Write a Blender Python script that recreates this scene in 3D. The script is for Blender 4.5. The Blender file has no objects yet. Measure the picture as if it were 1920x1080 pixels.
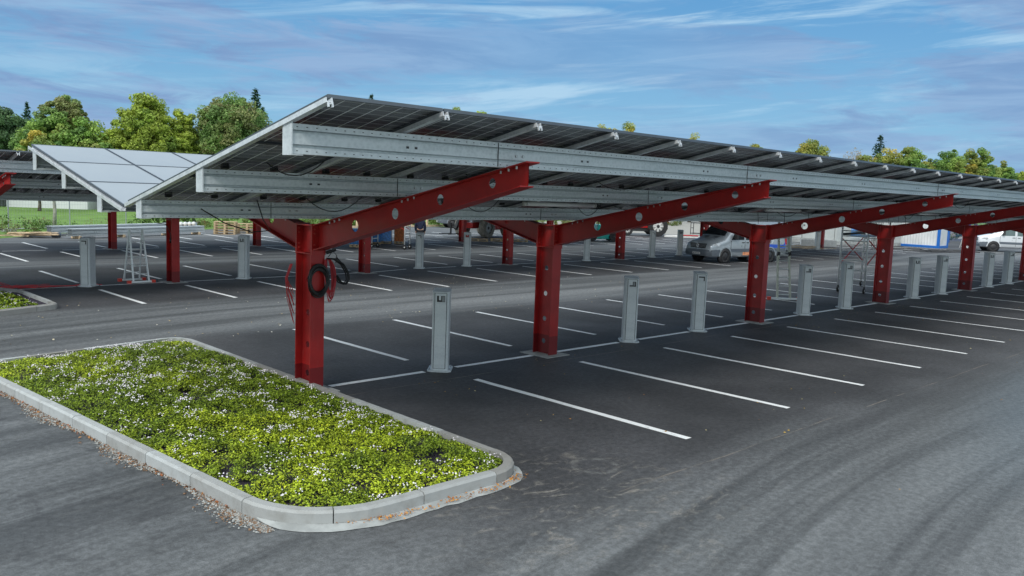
import bpy, math, random
import numpy as np
from mathutils import Matrix, Vector
from math import sin, cos, pi, radians, atan2, hypot, sqrt

scene = bpy.context.scene
COL = scene.collection
R = random.Random(7)
NR = np.random.RandomState(11)

# ------------------------------------------------------------------ materials
MATS = {}
class NT:
    """small node-tree helper"""
    def __init__(s, name):
        s.m = bpy.data.materials.new(name); s.m.use_nodes = True
        s.t = s.m.node_tree; s.b = s.t.nodes['Principled BSDF']
        MATS[name] = s.m
    def n(s, typ, **kw):
        nd = s.t.nodes.new(typ)
        for k, v in kw.items():
            if k.startswith('_'): setattr(nd, k[1:], v)
            else: nd.inputs[k].default_value = v
        return nd
    def l(s, a, b): s.t.links.new(a, b)
    def math(s, op, a, b=None, c=None, clamp=False):
        nd = s.t.nodes.new('ShaderNodeMath'); nd.operation = op; nd.use_clamp = clamp
        for i, v in enumerate((a, b, c)):
            if v is None: continue
            if isinstance(v, (int, float)): nd.inputs[i].default_value = v
            else: s.l(v, nd.inputs[i])
        return nd.outputs[0]
    def ramp(s, x, a, b):   # smooth 0..1 between a and b
        nd = s.t.nodes.new('ShaderNodeMapRange'); nd.interpolation_type = 'SMOOTHSTEP'
        nd.inputs[1].default_value = a; nd.inputs[2].default_value = b
        s.l(x, nd.inputs[0]); return nd.outputs[0]
    def mix(s, f, a, b, mode='MIX'):
        nd = s.t.nodes.new('ShaderNodeMix'); nd.data_type = 'RGBA'; nd.blend_type = mode
        for sock, v in ((nd.inputs[0], f), (nd.inputs[6], a), (nd.inputs[7], b)):
            if isinstance(v, (int, float)): sock.default_value = v
            elif isinstance(v, tuple): sock.default_value = (*v[:3], 1)
            else: s.l(v, sock)
        return nd.outputs[2]
    def obj(s): return s.n('ShaderNodeTexCoord').outputs['Object']
    def pos(s): return s.n('ShaderNodeNewGeometry').outputs['Position']
    def sep(s, v):
        nd = s.n('ShaderNodeSeparateXYZ'); s.l(v, nd.inputs[0]); return nd.outputs
    def mapv(s, v, scale=(1, 1, 1), loc=(0, 0, 0), rot=(0, 0, 0)):
        nd = s.n('ShaderNodeMapping'); nd.inputs['Scale'].default_value = scale
        nd.inputs['Location'].default_value = loc; nd.inputs['Rotation'].default_value = rot
        s.l(v, nd.inputs[0]); return nd.outputs[0]
    def noise(s, v, scale=5, detail=4, rough=.5, dist=0):
        nd = s.n('ShaderNodeTexNoise', Scale=scale, Detail=detail, Roughness=rough, Distortion=dist)
        s.l(v, nd.inputs['Vector']); return nd.outputs['Fac']
    def bump(s, h, strength=.3, dist=.01):
        nd = s.n('ShaderNodeBump', Strength=strength, Distance=dist); s.l(h, nd.inputs['Height'])
        s.l(nd.outputs[0], s.b.inputs['Normal'])
    def color(s, c):
        if isinstance(c, tuple): s.b.inputs['Base Color'].default_value = (*c[:3], 1)
        else: s.l(c, s.b.inputs['Base Color'])
    def set(s, rough=.5, metal=0, spec=.5):
        s.b.inputs['Roughness'].default_value = rough; s.b.inputs['Metallic'].default_value = metal
        s.b.inputs['Specular IOR Level'].default_value = spec

def simple(name, col, rough=.5, metal=0, var=.12, scale=6, bump=0, spec=.5, coat=0):
    k = NT(name); k.set(rough, metal, spec)
    p = k.obj(); nz = k.noise(p, scale, 5, .6)
    f = k.ramp(nz, .3, .7)
    lo = tuple(c * (1 - var) for c in col); hi = tuple(min(1, c * (1 + var)) for c in col)
    k.color(k.mix(f, lo, hi))
    rr = k.math('MULTIPLY_ADD', nz, .2, rough - .1); k.l(rr, k.b.inputs['Roughness'])
    if bump: k.bump(k.noise(p, scale * 8, 3), bump, .005)
    if coat: k.b.inputs['Coat Weight'].default_value = coat; k.b.inputs['Coat Roughness'].default_value = .08
    return k.m

k = NT('red_paint'); k.set(.42); P = k.obj(); n1 = k.noise(k.mapv(P, (3, 1.2, 1.2)), 2.2, 7, .68); n2 = k.noise(k.mapv(P, (9, 9, 1.2)), 2.5, 5, .6)
c = k.mix(k.ramp(n1, .3, .7), (.31, .010, .010), (.41, .013, .011)); c = k.mix(k.math('MULTIPLY', k.ramp(n2, .55, .8), .12), c, (.30, .12, .10))
k.color(c); k.l(k.math('MULTIPLY_ADD', n1, .3, .28), k.b.inputs['Roughness'])
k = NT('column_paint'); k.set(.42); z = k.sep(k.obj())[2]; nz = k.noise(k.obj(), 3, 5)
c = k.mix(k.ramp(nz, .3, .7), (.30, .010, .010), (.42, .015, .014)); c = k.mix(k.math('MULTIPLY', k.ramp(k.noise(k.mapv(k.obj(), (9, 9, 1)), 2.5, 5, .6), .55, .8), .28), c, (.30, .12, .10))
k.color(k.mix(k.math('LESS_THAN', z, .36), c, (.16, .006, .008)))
simple('bolt_steel', (.45, .46, .47), .35, .8, .1, 20)
simple('bolt_red', (.42, .05, .04), .4, 0, .1, 20)
# galvanised steel with spangle
def galv(name, a, b, rough=.42, metal=.55, holes=False):
    k = NT(name); k.set(rough, metal)
    o = k.obj(); v = k.n('ShaderNodeTexVoronoi', Scale=28); k.l(o, v.inputs['Vector'])
    n1 = k.noise(k.mapv(o, (.35, 3, 3)), 3, 5, .6)
    f = k.math('ADD', k.math('MULTIPLY', v.outputs['Distance'], .25), k.math('MULTIPLY', n1, .75))
    c = k.mix(k.ramp(f, .25, .65), a, b)
    if holes:
        s = k.sep(o); x, y, z = s[0], s[1], s[2]
        fx = k.math('FRACT', k.math('MULTIPLY', x, 10.5))
        mx = k.math('LESS_THAN', k.math('ABSOLUTE', k.math('SUBTRACT', fx, .5)), .09)
        for zz in (.026, .229):
            mz = k.math('LESS_THAN', k.math('ABSOLUTE', k.math('SUBTRACT', z, zz)), .0036)
            c = k.mix(k.math('MULTIPLY', mx, mz), c, (.02, .022, .025))
        fx2 = k.math('FRACT', k.math('MULTIPLY', k.math('ADD', x, 1.33), 1 / 2.5))
        m2 = k.math('LESS_THAN', k.math('ABSOLUTE', k.math('SUBTRACT', k.math('FRACT', k.math('MULTIPLY', fx2, 25)), .5)), .17)
        m3 = k.math('LESS_THAN', fx2, .075)
        mz = k.math('LESS_THAN', k.math('ABSOLUTE', k.math('SUBTRACT', z, .128)), .011)
        c = k.mix(k.math('MULTIPLY', k.math('MULTIPLY', m2, m3), mz), c, (.02, .022, .025))
    k.color(c); k.l(k.math('MULTIPLY_ADD', n1, .25, rough - .12), k.b.inputs['Roughness'])
    return k.m
galv('galvanised', (.46, .50, .52), (.62, .66, .68), .45, .25)
galv('purlin_steel', (.44, .49, .51), (.62, .67, .69), .40, .2, True)
galv('rail_aluminium', (.55, .57, .59), (.74, .76, .78), .38, .5)
galv('post_metal', (.52, .56, .58), (.62, .66, .67), .42, .1)
simple('post_top', (.54, .58, .60), .6, .1, .05, 5)
simple('seam_dark', (.03, .035, .04), .6)
simple('socket_black', (.015, .015, .017), .4, 0, .2)
simple('socket_glass', (.25, .27, .28), .15, 0, .2)
simple('panel_frame', (.10, .115, .13), .4, .6, .1, 8)
simple('panel_sky_sheen', (.30, .33, .345), .35, 0, .04, .8)  # pale base colour stands in for sky reflected on the module tops
simple('rubber', (.018, .018, .019), .75, 0, .2, 20, .2)
simple('black_plastic', (.012, .012, .014), .45, 0, .2)
simple('tube_diffuser', (.90, .91, .91), .3, 0, .03)
simple('black_cable', (.010, .010, .012), .4, 0, .2)
simple('red_cable', (.45, .035, .045), .45, 0, .15)
simple('white_paint_plain', (.78, .79, .79), .35, 0, .04, 2, coat=.3)
simple('silver_paint', (.38, .425, .46), .3, .35, .03, 2, coat=.6)
simple('white_van_paint', (.66, .69, .72), .3, .1, .03, 2, coat=.5)
simple('grey_bumper', (.10, .12, .145), .5, 0, .08)
simple('glass_dark', (.02, .026, .03), .06, 0, .1, 1, 0, .6)
simple('glass_side', (.09, .13, .13), .08, 0, .2, 1, 0, .6)
simple('headlight', (.65, .68, .70), .1, .3, .25, 14)
simple('tail_light', (.45, .01, .01), .2)
simple('hub_silver', (.50, .52, .53), .35, .6, .1)
simple('chrome', (.75, .76, .77), .15, 1, .03)
simple('graphic_blue', (.02, .09, .50), .35, 0, .15, 3)
simple('graphic_white', (.7, .74, .8), .35)
simple('orange_flash', (.70, .28, .14), .4)
simple('red_machine', (.55, .02, .02), .38, 0, .1, 4, coat=.3)
simple('teal_machine', (.02, .36, .32), .4, 0, .1, 4, coat=.3)
simple('machine_light', (.50, .55, .57), .4, 0, .08)
simple('machine_dark', (.03, .03, .033), .55, 0, .2)
simple('rim_grey', (.46, .48, .48), .45, .2, .15, 6)
simple('tyre_dusty', (.26, .245, .21), .85, 0, .3, 6, .4)
simple('aluminium', (.74, .77, .78), .4, .2, .06)
simple('brace_red', (.50, .02, .025), .4)
simple('ladder_feet_red', (.60, .05, .03), .45)
simple('ladder_rail', (.50, .52, .44), .5, .2, .15, 10)
simple('pallet_wood', (.48, .36, .22), .8, 0, .25, 9, .2)
simple('pale_timber', (.60, .46, .30), .8, 0, .25, 5, .2)
simple('blue_wrap', (.14, .36, .78), .3, 0, .3, 9, .5)
simple('blue_deep', (.03, .16, .42), .35, 0, .3, 9, .5)
simple('orange_wrap', (.48, .13, .03), .5, 0, .4, 12, .3)
simple('container_blue', (.01, .13, .48), .4, 0, .08)
simple('cabinet_grey', (.46, .49, .48), .45, 0, .06, 2)
simple('jacket_navy', (.008, .014, .045), .8, 0, .25, 9, .3)
simple('trousers_black', (.008, .009, .013), .85, 0, .25, 9)
simple('skin', (.50, .30, .21), .5)
simple('hair_dark', (.02, .014, .01), .8)
simple('shoe_black', (.01, .01, .01), .5)
simple('bark', (.10, .075, .05), .9, 0, .35, 6, .6)
simple('pale_bark', (.32, .31, .27), .9, 0, .25, 6, .4)
simple('building_white', (.62, .65, .66), .7, 0, .05, .3)
simple('building_grey', (.34, .36, .36), .7, 0, .06, .3)
simple('building_glass', (.05, .08, .09), .15, 0, .3, .5)
simple('door_green', (.05, .30, .12), .5)
simple('fence_wire', (.42, .45, .47), .4, .6)
simple('concrete_foot', (.40, .40, .38), .85)
simple('post_blue', (.03, .10, .35), .45)
simple('plank_white', (.66, .66, .64), .6)
simple('plate_white', (.62, .62, .60), .4)

# corrugated container wall
k = NT('container_wall'); k.set(.45); o = k.sep(k.obj())
w = k.math('SINE', k.math('MULTIPLY', k.math('ADD', o[0], o[1]), 30))
k.color(k.mix(k.ramp(k.noise(k.obj(), 1.5, 4), .3, .7), (.58, .61, .62), (.70, .72, .73))); k.bump(w, .6, .02)

# solar cells seen from below: six columns of dark cells, pale gaps
k = NT('solar_cells'); k.set(.22, 0, .6)
o = k.sep(k.obj()); x, y = o[0], o[1]
def grid(val, period, width):
    f = k.math('FRACT', k.math('MULTIPLY', val, 1 / period))
    return k.math('GREATER_THAN', k.math('ABSOLUTE', k.math('SUBTRACT', f, .5)), .5 - width / period / 2)
lx = grid(x, .196, .012); ly = grid(y, .127, .008); fine = grid(x, .0196, .0018)
nz = k.noise(k.pos(), .9, 3)
cell = k.mix(k.ramp(nz, .35, .65), (.055, .056, .066), (.13, .128, .14))
cell = k.mix(k.math('MULTIPLY', fine, .25), cell, (.3, .3, .32))
cell = k.mix(k.math('MULTIPLY', ly, .75), cell, (.62, .63, .65))
k.color(k.mix(lx, cell, (.80, .82, .84)))
k.l(k.math('MULTIPLY_ADD', nz, .15, .18), k.b.inputs['Roughness'])

# asphalt --------------------------------------------------------------------
def asphalt(name):
    k = NT(name); P = k.pos(); s = k.sep(P); X, Y = s[0], s[1]
    big = k.noise(P, .35, 5, .55); wav = k.math('MULTIPLY_ADD', k.noise(P, .25, 3), 1.6, -.8)
    Yw = k.math('ADD', Y, wav)
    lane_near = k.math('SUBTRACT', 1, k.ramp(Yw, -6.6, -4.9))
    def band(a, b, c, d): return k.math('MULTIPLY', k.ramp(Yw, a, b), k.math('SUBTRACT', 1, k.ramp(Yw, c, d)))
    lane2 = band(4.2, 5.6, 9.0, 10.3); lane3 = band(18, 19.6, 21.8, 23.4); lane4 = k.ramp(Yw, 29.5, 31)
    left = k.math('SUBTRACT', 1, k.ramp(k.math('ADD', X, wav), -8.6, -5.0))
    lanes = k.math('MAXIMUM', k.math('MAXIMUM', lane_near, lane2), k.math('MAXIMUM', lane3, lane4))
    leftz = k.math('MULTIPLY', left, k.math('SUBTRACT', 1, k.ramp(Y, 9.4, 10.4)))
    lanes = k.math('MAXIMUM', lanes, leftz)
    # wheel tracks: long soft bands along the lane, bending round the flower bed
    bend = k.math('POWER', k.math('MAXIMUM', k.math('SUBTRACT', -1.0, X), 0), 1.6)
    Yt = k.math('ADD', Y, k.math('MULTIPLY', bend, .045))
    cb = k.n('ShaderNodeCombineXYZ'); k.l(k.math('MULTIPLY', X, .045), cb.inputs[0]); k.l(Yt, cb.inputs[1])
    tr = k.noise(cb.outputs[0], 1.25, 6, .62, .5)
    cb2 = k.n('ShaderNodeCombineXYZ'); k.l(k.math('MULTIPLY', X, .16), cb2.inputs[0]); k.l(Yt, cb2.inputs[1])
    tr2 = k.noise(cb2.outputs[0], 4.2, 6, .7, .8)
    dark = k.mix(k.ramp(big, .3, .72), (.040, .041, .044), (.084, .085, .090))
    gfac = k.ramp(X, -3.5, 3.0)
    laneA = k.mix(k.ramp(tr, .34, .66), (.058, .063, .067), (.158, .168, .174)); blue = k.math('SUBTRACT', 1, k.ramp(k.math('ADD', k.math('MULTIPLY_ADD', X, -.17, Y), k.math('MULTIPLY', wav, .3)), -7.9, -6.5)); laneB = k.mix(k.math('MULTIPLY', blue, .95), k.mix(k.ramp(tr, .36, .64), (.064, .068, .071), (.112, .119, .122)), k.mix(k.ramp(tr, .30, .70), (.086, .108, .125), (.098, .122, .140)))  # bluish zone: sky reflection on the near lane, put into the asphalt colour
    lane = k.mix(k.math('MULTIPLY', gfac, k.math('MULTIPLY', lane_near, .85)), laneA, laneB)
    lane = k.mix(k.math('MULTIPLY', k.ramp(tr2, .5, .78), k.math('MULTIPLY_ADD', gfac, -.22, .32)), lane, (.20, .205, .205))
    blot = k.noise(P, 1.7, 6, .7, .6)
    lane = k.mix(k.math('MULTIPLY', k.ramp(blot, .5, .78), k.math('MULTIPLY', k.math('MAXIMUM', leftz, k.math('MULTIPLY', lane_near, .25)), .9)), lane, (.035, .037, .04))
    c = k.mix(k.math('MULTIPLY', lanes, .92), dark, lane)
    # pale dusty scuffs round the front corner of the bed
    dx = k.math('SUBTRACT', X, -5.2); dy = k.math('SUBTRACT', Y, -5.4)
    rr = k.math('SQRT', k.math('ADD', k.math('MULTIPLY', dx, dx), k.math('MULTIPLY', dy, dy)))
    near = k.math('SUBTRACT', 1, k.ramp(rr, .4, 2.3))
    sc = k.ramp(k.noise(k.mapv(P, (1, 1.8, 1), rot=(0, 0, .35)), 2.6, 8, .72, 1.2), .52, .68)
    c = k.mix(k.math('MULTIPLY', k.math('MULTIPLY', sc, near), .75), c, (.26, .24, .21))
    # tyre scrub ring
    dx = k.math('SUBTRACT', X, -4.25); dy = k.math('SUBTRACT', Y, -4.85)
    rr = k.math('SQRT', k.math('ADD', k.math('MULTIPLY', dx, dx), k.math('MULTIPLY', dy, dy)))
    ring = k.math('SUBTRACT', 1, k.ramp(k.math('ABSOLUTE', k.math('SUBTRACT', rr, .24)), .01, .06))
    ring = k.math('MULTIPLY', ring, k.ramp(k.noise(P, 5, 3), .42, .6))
    c = k.mix(k.math('MULTIPLY', ring, .4), c, (.22, .22, .21))
    # paving seams
    def seam(val, at, w):
        return k.math('LESS_THAN', k.math('ABSOLUTE', k.math('SUBTRACT', val, k.math('MULTIPLY_ADD', k.noise(P, .6, 4), .12, at - .06))), w)
    sm = k.math('MAXIMUM', seam(Y, -.62, .011), k.math('MAXIMUM', seam(Y, 5.1, .010), seam(Y, -5.55, .010)))
    sm = k.math('MULTIPLY', sm, k.math('GREATER_THAN', X, -4.8))
    c = k.mix(k.math('MULTIPLY', sm, k.ramp(k.noise(P, .9, 3), .42, .6)), c, (.17, .15, .13))
    # aggregate
    ag = k.noise(P, 95, 3, .8); ag2 = k.n('ShaderNodeTexVoronoi', Scale=70); k.l(P, ag2.inputs['Vector'])
    agm = k.ramp(ag, .35, .7)
    mo = k.noise(P, 13, 7, .8); c = k.mix(.75, c, k.mix(k.ramp(mo, .35, .68), (.30, .30, .30), (.70, .70, .70)), 'OVERLAY')
    c = k.mix(.75, c, k.mix(agm, (.34, .34, .34), (.68, .68, .68)), 'OVERLAY')
    speck = k.math('MULTIPLY', k.math('LESS_THAN', ag2.outputs['Distance'], .16), k.ramp(k.noise(P, 9, 2), .45, .6))
    c = k.mix(k.math('MULTIPLY', speck, .35), c, (.28, .28, .27))
    k.color(c)
    k.l(k.math('MULTIPLY_ADD', big, -.3, .86), k.b.inputs['Roughness'])
    k.b.inputs['Specular IOR Level'].default_value = .35
    k.bump(ag, .35, .004)
asphalt('asphalt')
k = NT('marking_paint'); k.set(.55); P = k.pos()
wear = k.ramp(k.noise(P, 9, 8, .78), .54, .70)
k.color(k.mix(k.math('MULTIPLY', wear, .7), k.mix(k.noise(P, 2, 3), (.80, .82, .82), (.90, .91, .91)), (.14, .14, .14)))
k = NT('kerb_stone'); k.set(.85)
at_ = k.n('ShaderNodeVertexColor'); at_.layer_name = 'tint'; P = k.pos()
n1 = k.noise(P, 6, 6, .65); n2 = k.noise(P, 120, 2)
c = k.mix(at_.outputs[0], (.20, .185, .165), (.44, .47, .475)); c = k.mix(k.math('MULTIPLY', k.ramp(n1, .42, .75), .35), c, (.13, .115, .09))
k.color(c); k.bump(n2, .25, .004)
simple('apron_concrete', (.33, .345, .34), .85, 0, .22, 4, .3)
simple('soil', (.034, .026, .044), .95, 0, .5, 30, .8)
k = NT('leaf_cover'); k.set(.5, 0, .35); a = k.n('ShaderNodeVertexColor'); a.layer_name = 'tint'; k.color(a.outputs[0])
k.b.inputs['Subsurface Weight'].default_value = 0
# thin leaves let some light through
tr = k.n('ShaderNodeBsdfTranslucent'); k.l(a.outputs[0], tr.inputs[0]); ms = k.n('ShaderNodeMixShader'); ms.inputs[0].default_value = .35
k.l(k.b.outputs[0], ms.inputs[1]); k.l(tr.outputs[0], ms.inputs[2]); k.l(ms.outputs[0], k.t.nodes['Material Output'].inputs[0])
k = NT('flower_white'); k.set(.6); k.color((.74, .70, .76))
k = NT('tint_plain'); k.set(.85); a = k.n('ShaderNodeVertexColor'); a.layer_name = 'tint'; k.color(a.outputs[0])
k = NT('grass_ground'); k.set(.9); P = k.pos(); n1 = k.noise(P, .5, 6, .7); n2 = k.noise(P, 7, 5, .7)
c = k.mix(k.ramp(n1, .35, .65), (.07, .16, .02), (.13, .26, .035)); c = k.mix(k.math('MULTIPLY', k.ramp(n2, .45, .7), .5), c, (.20, .22, .06))
k.color(c); k.bump(n2, .8, .1)
k = NT('gravel_yard'); k.set(.9); P = k.pos(); n1 = k.noise(P, .4, 6, .7); n2 = k.noise(P, 14, 4, .8)
k.color(k.mix(k.math('MULTIPLY_ADD', n2, .5, k.math('MULTIPLY', n1, .5)), (.16, .15, .13), (.40, .39, .36))); k.bump(n2, .6, .03)

# ------------------------------------------------------------------ mesh builder
class MB:
    def __init__(s): s.v = []; s.f = []; s.mi = []; s.mats = []; s.cur = 0; s.sm = []; s.smooth = False
    def mat(s, name):
        if name not in s.mats: s.mats.append(name)
        s.cur = s.mats.index(name); return s
    def add(s, vs, fs):
        b = len(s.v); s.v += [tuple(p) for p in vs]
        for f in fs: s.f.append(tuple(b + i for i in f)); s.mi.append(s.cur); s.sm.append(s.smooth)
        return s
    def box(s, a, b, M=None):
        x0, y0, z0 = a; x1, y1, z1 = b
        vs = [(x, y, z) for z in (z0, z1) for y in (y0, y1) for x in (x0, x1)]
        if M is not None: vs = [M @ Vector(p) for p in vs]
        return s.add(vs, [(0, 2, 3, 1), (4, 5, 7, 6), (0, 1, 5, 4), (2, 6, 7, 3), (0, 4, 6, 2), (1, 3, 7, 5)])
    def beam(s, p0, p1, w, h, up=(0, 0, 1)):
        p0 = Vector(p0); p1 = Vector(p1); d = (p1 - p0); L = d.length; d.normalize(); u = Vector(up)
        r = d.cross(u)
        if r.length < 1e-5: r = d.cross(Vector((0, 1, 0)))
        r.normalize(); u = r.cross(d)
        vs = [p + r * (a * w / 2) + u * (b * h / 2) for p in (p0, p1) for b in (-1, 1) for a in (-1, 1)]
        return s.add(vs, [(0, 2, 3, 1), (4, 5, 7, 6), (0, 1, 5, 4), (2, 6, 7, 3), (0, 4, 6, 2), (1, 3, 7, 5)])
    def prism(s, poly, f0, f1):
        """poly: 2D points, f0/f1: map 2D->3D for either end"""
        n = len(poly); vs = [f0(p) for p in poly] + [f1(p) for p in poly]
        fs = [tuple(range(n))[::-1], tuple(range(n, 2 * n))] + [(i, (i + 1) % n, n + (i + 1) % n, n + i) for i in range(n)]
        return s.add(vs, fs)
    def tube(s, pts, r, n=8, cap=True):
        P = [Vector(p) for p in pts]; rs = r if isinstance(r, (list, tuple)) else [r] * len(P)
        vs = []; prev = None
        for i, p in enumerate(P):
            d = (P[min(i + 1, len(P) - 1)] - P[max(i - 1, 0)]);
            if d.length < 1e-9: d = Vector((0, 0, 1))
            d.normalize()
            if prev is None:
                a = d.orthogonal().normalized()
            else:
                a = prev - d * prev.dot(d)
                a = a.normalized() if a.length > 1e-6 else d.orthogonal().normalized()
            prev = a; b = d.cross(a)
            for j in range(n):
                t = 2 * pi * j / n; vs.append(p + (a * cos(t) + b * sin(t)) * rs[i])
        fs = [(i * n + j, i * n + (j + 1) % n, (i + 1) * n + (j + 1) % n, (i + 1) * n + j) for i in range(len(P) - 1) for j in range(n)]
        if cap: fs += [tuple(range(n))[::-1], tuple(range((len(P) - 1) * n, len(P) * n))]
        sm = s.smooth; s.smooth = n > 6; s.add(vs, fs); s.smooth = sm; return s
    def rings(s, rings, close=True, capend=True):
        n = len(rings[0]); vs = [p for r in rings for p in r]
        fs = []
        for i in range(len(rings) - 1):
            for j in range(n if close else n - 1):
                fs.append((i * n + j, i * n + (j + 1) % n, (i + 1) * n + (j + 1) % n, (i + 1) * n + j))
        if capend: fs += [tuple(range(n))[::-1], tuple(range((len(rings) - 1) * n, len(rings) * n))]
        return s.add(vs, fs)
    def build(s, name, mat=None, parent=None, loc=None, rot=None, bevel=0):
        me = bpy.data.meshes.new(name)
        me.from_pydata(s.v, [], s.f)
        names = s.mats or [mat]
        for m in names: me.materials.append(MATS[m])
        me.polygons.foreach_set('material_index', s.mi if s.mats else [0] * len(s.f))
        me.polygons.foreach_set('use_smooth', s.sm); me.update()
        o = bpy.data.objects.new(name, me); COL.objects.link(o)
        if parent is not None: o.parent = parent
        if loc is not None: o.location = loc
        if rot is not None: o.rotation_euler = rot
        if bevel:
            b = o.modifiers.new('Bevel', 'BEVEL'); b.width = bevel; b.segments = 2; b.limit_method = 'ANGLE'
        return o

def tag(o, label=None, cat=None, group=None, kind=None):
    if label: o['label'] = label
    if cat: o['category'] = cat
    if group: o['group'] = group
    if kind: o['kind'] = kind
    return o
def empty(name, loc=(0, 0, 0), rz=0, label=None, cat=None, group=None):
    o = bpy.data.objects.new(name, None); COL.objects.link(o); o.empty_display_size = .2
    o.location = loc; o.rotation_euler = (0, 0, rz); return tag(o, label, cat, group)
def copy_tree(o, parent=None):
    c = o.copy(); COL.objects.link(c); c.parent = parent
    for ch in list(o.children): copy_tree(ch, c)
    return c
def fastmesh(name, V, F, mat, col=None, smooth=False):
    """numpy mesh: V (n,3), F (m,k) all faces the same size, col per face (m,3)"""
    me = bpy.data.meshes.new(name); k = F.shape[1]
    me.vertices.add(len(V)); me.vertices.foreach_set('co', V.astype(np.float32).ravel())
    me.loops.add(F.size); me.loops.foreach_set('vertex_index', F.astype(np.int32).ravel())
    me.polygons.add(len(F)); me.polygons.foreach_set('loop_start', np.arange(0, F.size, k, dtype=np.int32))
    me.polygons.foreach_set('use_smooth', np.full(len(F), smooth))
    me.update(calc_edges=True)
    if col is not None:
        at = me.color_attributes.new('tint', 'FLOAT_COLOR', 'CORNER')
        c = np.ones((len(F), k, 4), np.float32); c[:, :, :3] = col[:, None, :]; at.data.foreach_set('color', c.ravel())
    me.materials.append(MATS[mat]); return me
def link(name, me, parent=None):
    o = bpy.data.objects.new(name, me); COL.objects.link(o)
    if parent is not None: o.parent = parent
    return o
def leaf_quads(C, N, size, aspect=.6):
    """diamond leaves at centres C with normals N"""
    n = len(C); N = N / (np.linalg.norm(N, axis=1, keepdims=True) + 1e-9)
    a = np.cross(N, NR.normal(size=(n, 3))); a /= (np.linalg.norm(a, axis=1, keepdims=True) + 1e-9); b = np.cross(N, a)
    sz = size[:, None] if isinstance(size, np.ndarray) else size
    V = np.stack([C - a * sz, C - b * sz * aspect + N * sz * .15, C + a * sz, C + b * sz * aspect + N * sz * .15], 1).reshape(-1, 3)
    return V, np.arange(4 * n).reshape(n, 4)

# ------------------------------------------------------------------ camera
cam = bpy.data.cameras.new('camera'); co = bpy.data.objects.new('camera', cam); COL.objects.link(co); scene.camera = co
yaw, pit, rol, fpx = 0.7711373777, 0.1121363465, 0.0375313698, 1578.407
f = Vector((sin(yaw) * cos(pit), cos(yaw) * cos(pit), -sin(pit))); rt = Vector((cos(yaw), -sin(yaw), 0)); up = rt.cross(f)
r2 = rt * cos(rol) + up * sin(rol); u2 = -rt * sin(rol) + up * cos(rol)
M = Matrix.Identity(4)
for i in range(3): M[i][0] = r2[i]; M[i][1] = u2[i]; M[i][2] = -f[i]; M[i][3] = (-11.2285, -10.6174, 2.9454)[i]
co.matrix_world = M
cam.sensor_width = 36; cam.lens = fpx / 1920 * 36; cam.clip_end = 3000; cam.clip_start = .05

# ------------------------------------------------------------------ world and sun
SUN_EL, SUN_AZ = radians(38), radians(246)       # behind the camera, to its left
w = bpy.data.worlds.new('World'); scene.world = w; w.use_nodes = True
t = w.node_tree; bg = t.nodes['Background']
sky = t.nodes.new('ShaderNodeTexSky'); sky.sky_type = 'NISHITA'; sky.sun_disc = False
sky.sun_elevation = SUN_EL; sky.sun_rotation = SUN_AZ; sky.altitude = 200; sky.ozone_density = 2.2; sky.air_density = 1.0; sky.dust_density = .6
def wn(typ, **kw):
    nd = t.nodes.new(typ)
    for a, b in kw.items():
        if a.startswith('_'): setattr(nd, a[1:], b)
        else: nd.inputs[a].default_value = b
    return nd
def wm(op, a, b=None, c=None):
    nd = t.nodes.new('ShaderNodeMath'); nd.operation = op
    for i, v in enumerate((a, b, c)):
        if v is None: continue
        if isinstance(v, (int, float)): nd.inputs[i].default_value = v
        else: t.links.new(v, nd.inputs[i])
    return nd.outputs[0]
def wramp(x, a, b):
    nd = t.nodes.new('ShaderNodeMapRange'); nd.interpolation_type = 'SMOOTHSTEP'; nd.inputs[1].default_value = a; nd.inputs[2].default_value = b
    t.links.new(x, nd.inputs[0]); return nd.outputs[0]
def wmix(f, a, b):
    nd = t.nodes.new('ShaderNodeMix'); nd.data_type = 'RGBA'
    for sock, v in ((nd.inputs[0], f), (nd.inputs[6], a), (nd.inputs[7], b)):
        if isinstance(v, (int, float)): sock.default_value = v
        elif isinstance(v, tuple): sock.default_value = (*v, 1)
        else: t.links.new(v, sock)
    return nd.outputs[2]
tc = wn('ShaderNodeTexCoord'); sp = wn('ShaderNodeSeparateXYZ'); t.links.new(tc.outputs['Generated'], sp.inputs[0])
az = wm('ARCTAN2', sp.outputs[0], sp.outputs[1])         # radians from +Y towards +X
el = wm('ARCSINE', sp.outputs[2])
def cloud(sx, sy, tilt, off, detail, rough, dist, scale):
    cb = wn('ShaderNodeCombineXYZ')
    t.links.new(wm('MULTIPLY', az, sx), cb.inputs[0])
    t.links.new(wm('MULTIPLY', wm('ADD', el, wm('MULTIPLY', az, tilt)), sy), cb.inputs[1]); cb.inputs[2].default_value = off
    n = wn('ShaderNodeTexNoise', Scale=scale, Detail=detail, Roughness=rough, Distortion=dist); t.links.new(cb.outputs[0], n.inputs['Vector'])
    return n.outputs['Fac']
elc = wm('MAXIMUM', el, 0)
grey = cloud(2.2, 13, .02, 3.1, 7, .55, .5, 1.1)
greyb = cloud(7, 40, .02, 7.7, 8, .66, .9, 1.0)
gm = wramp(wm('ADD', wm('MULTIPLY', grey, .60), wm('MULTIPLY', greyb, .40)), .44, .57)
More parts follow.
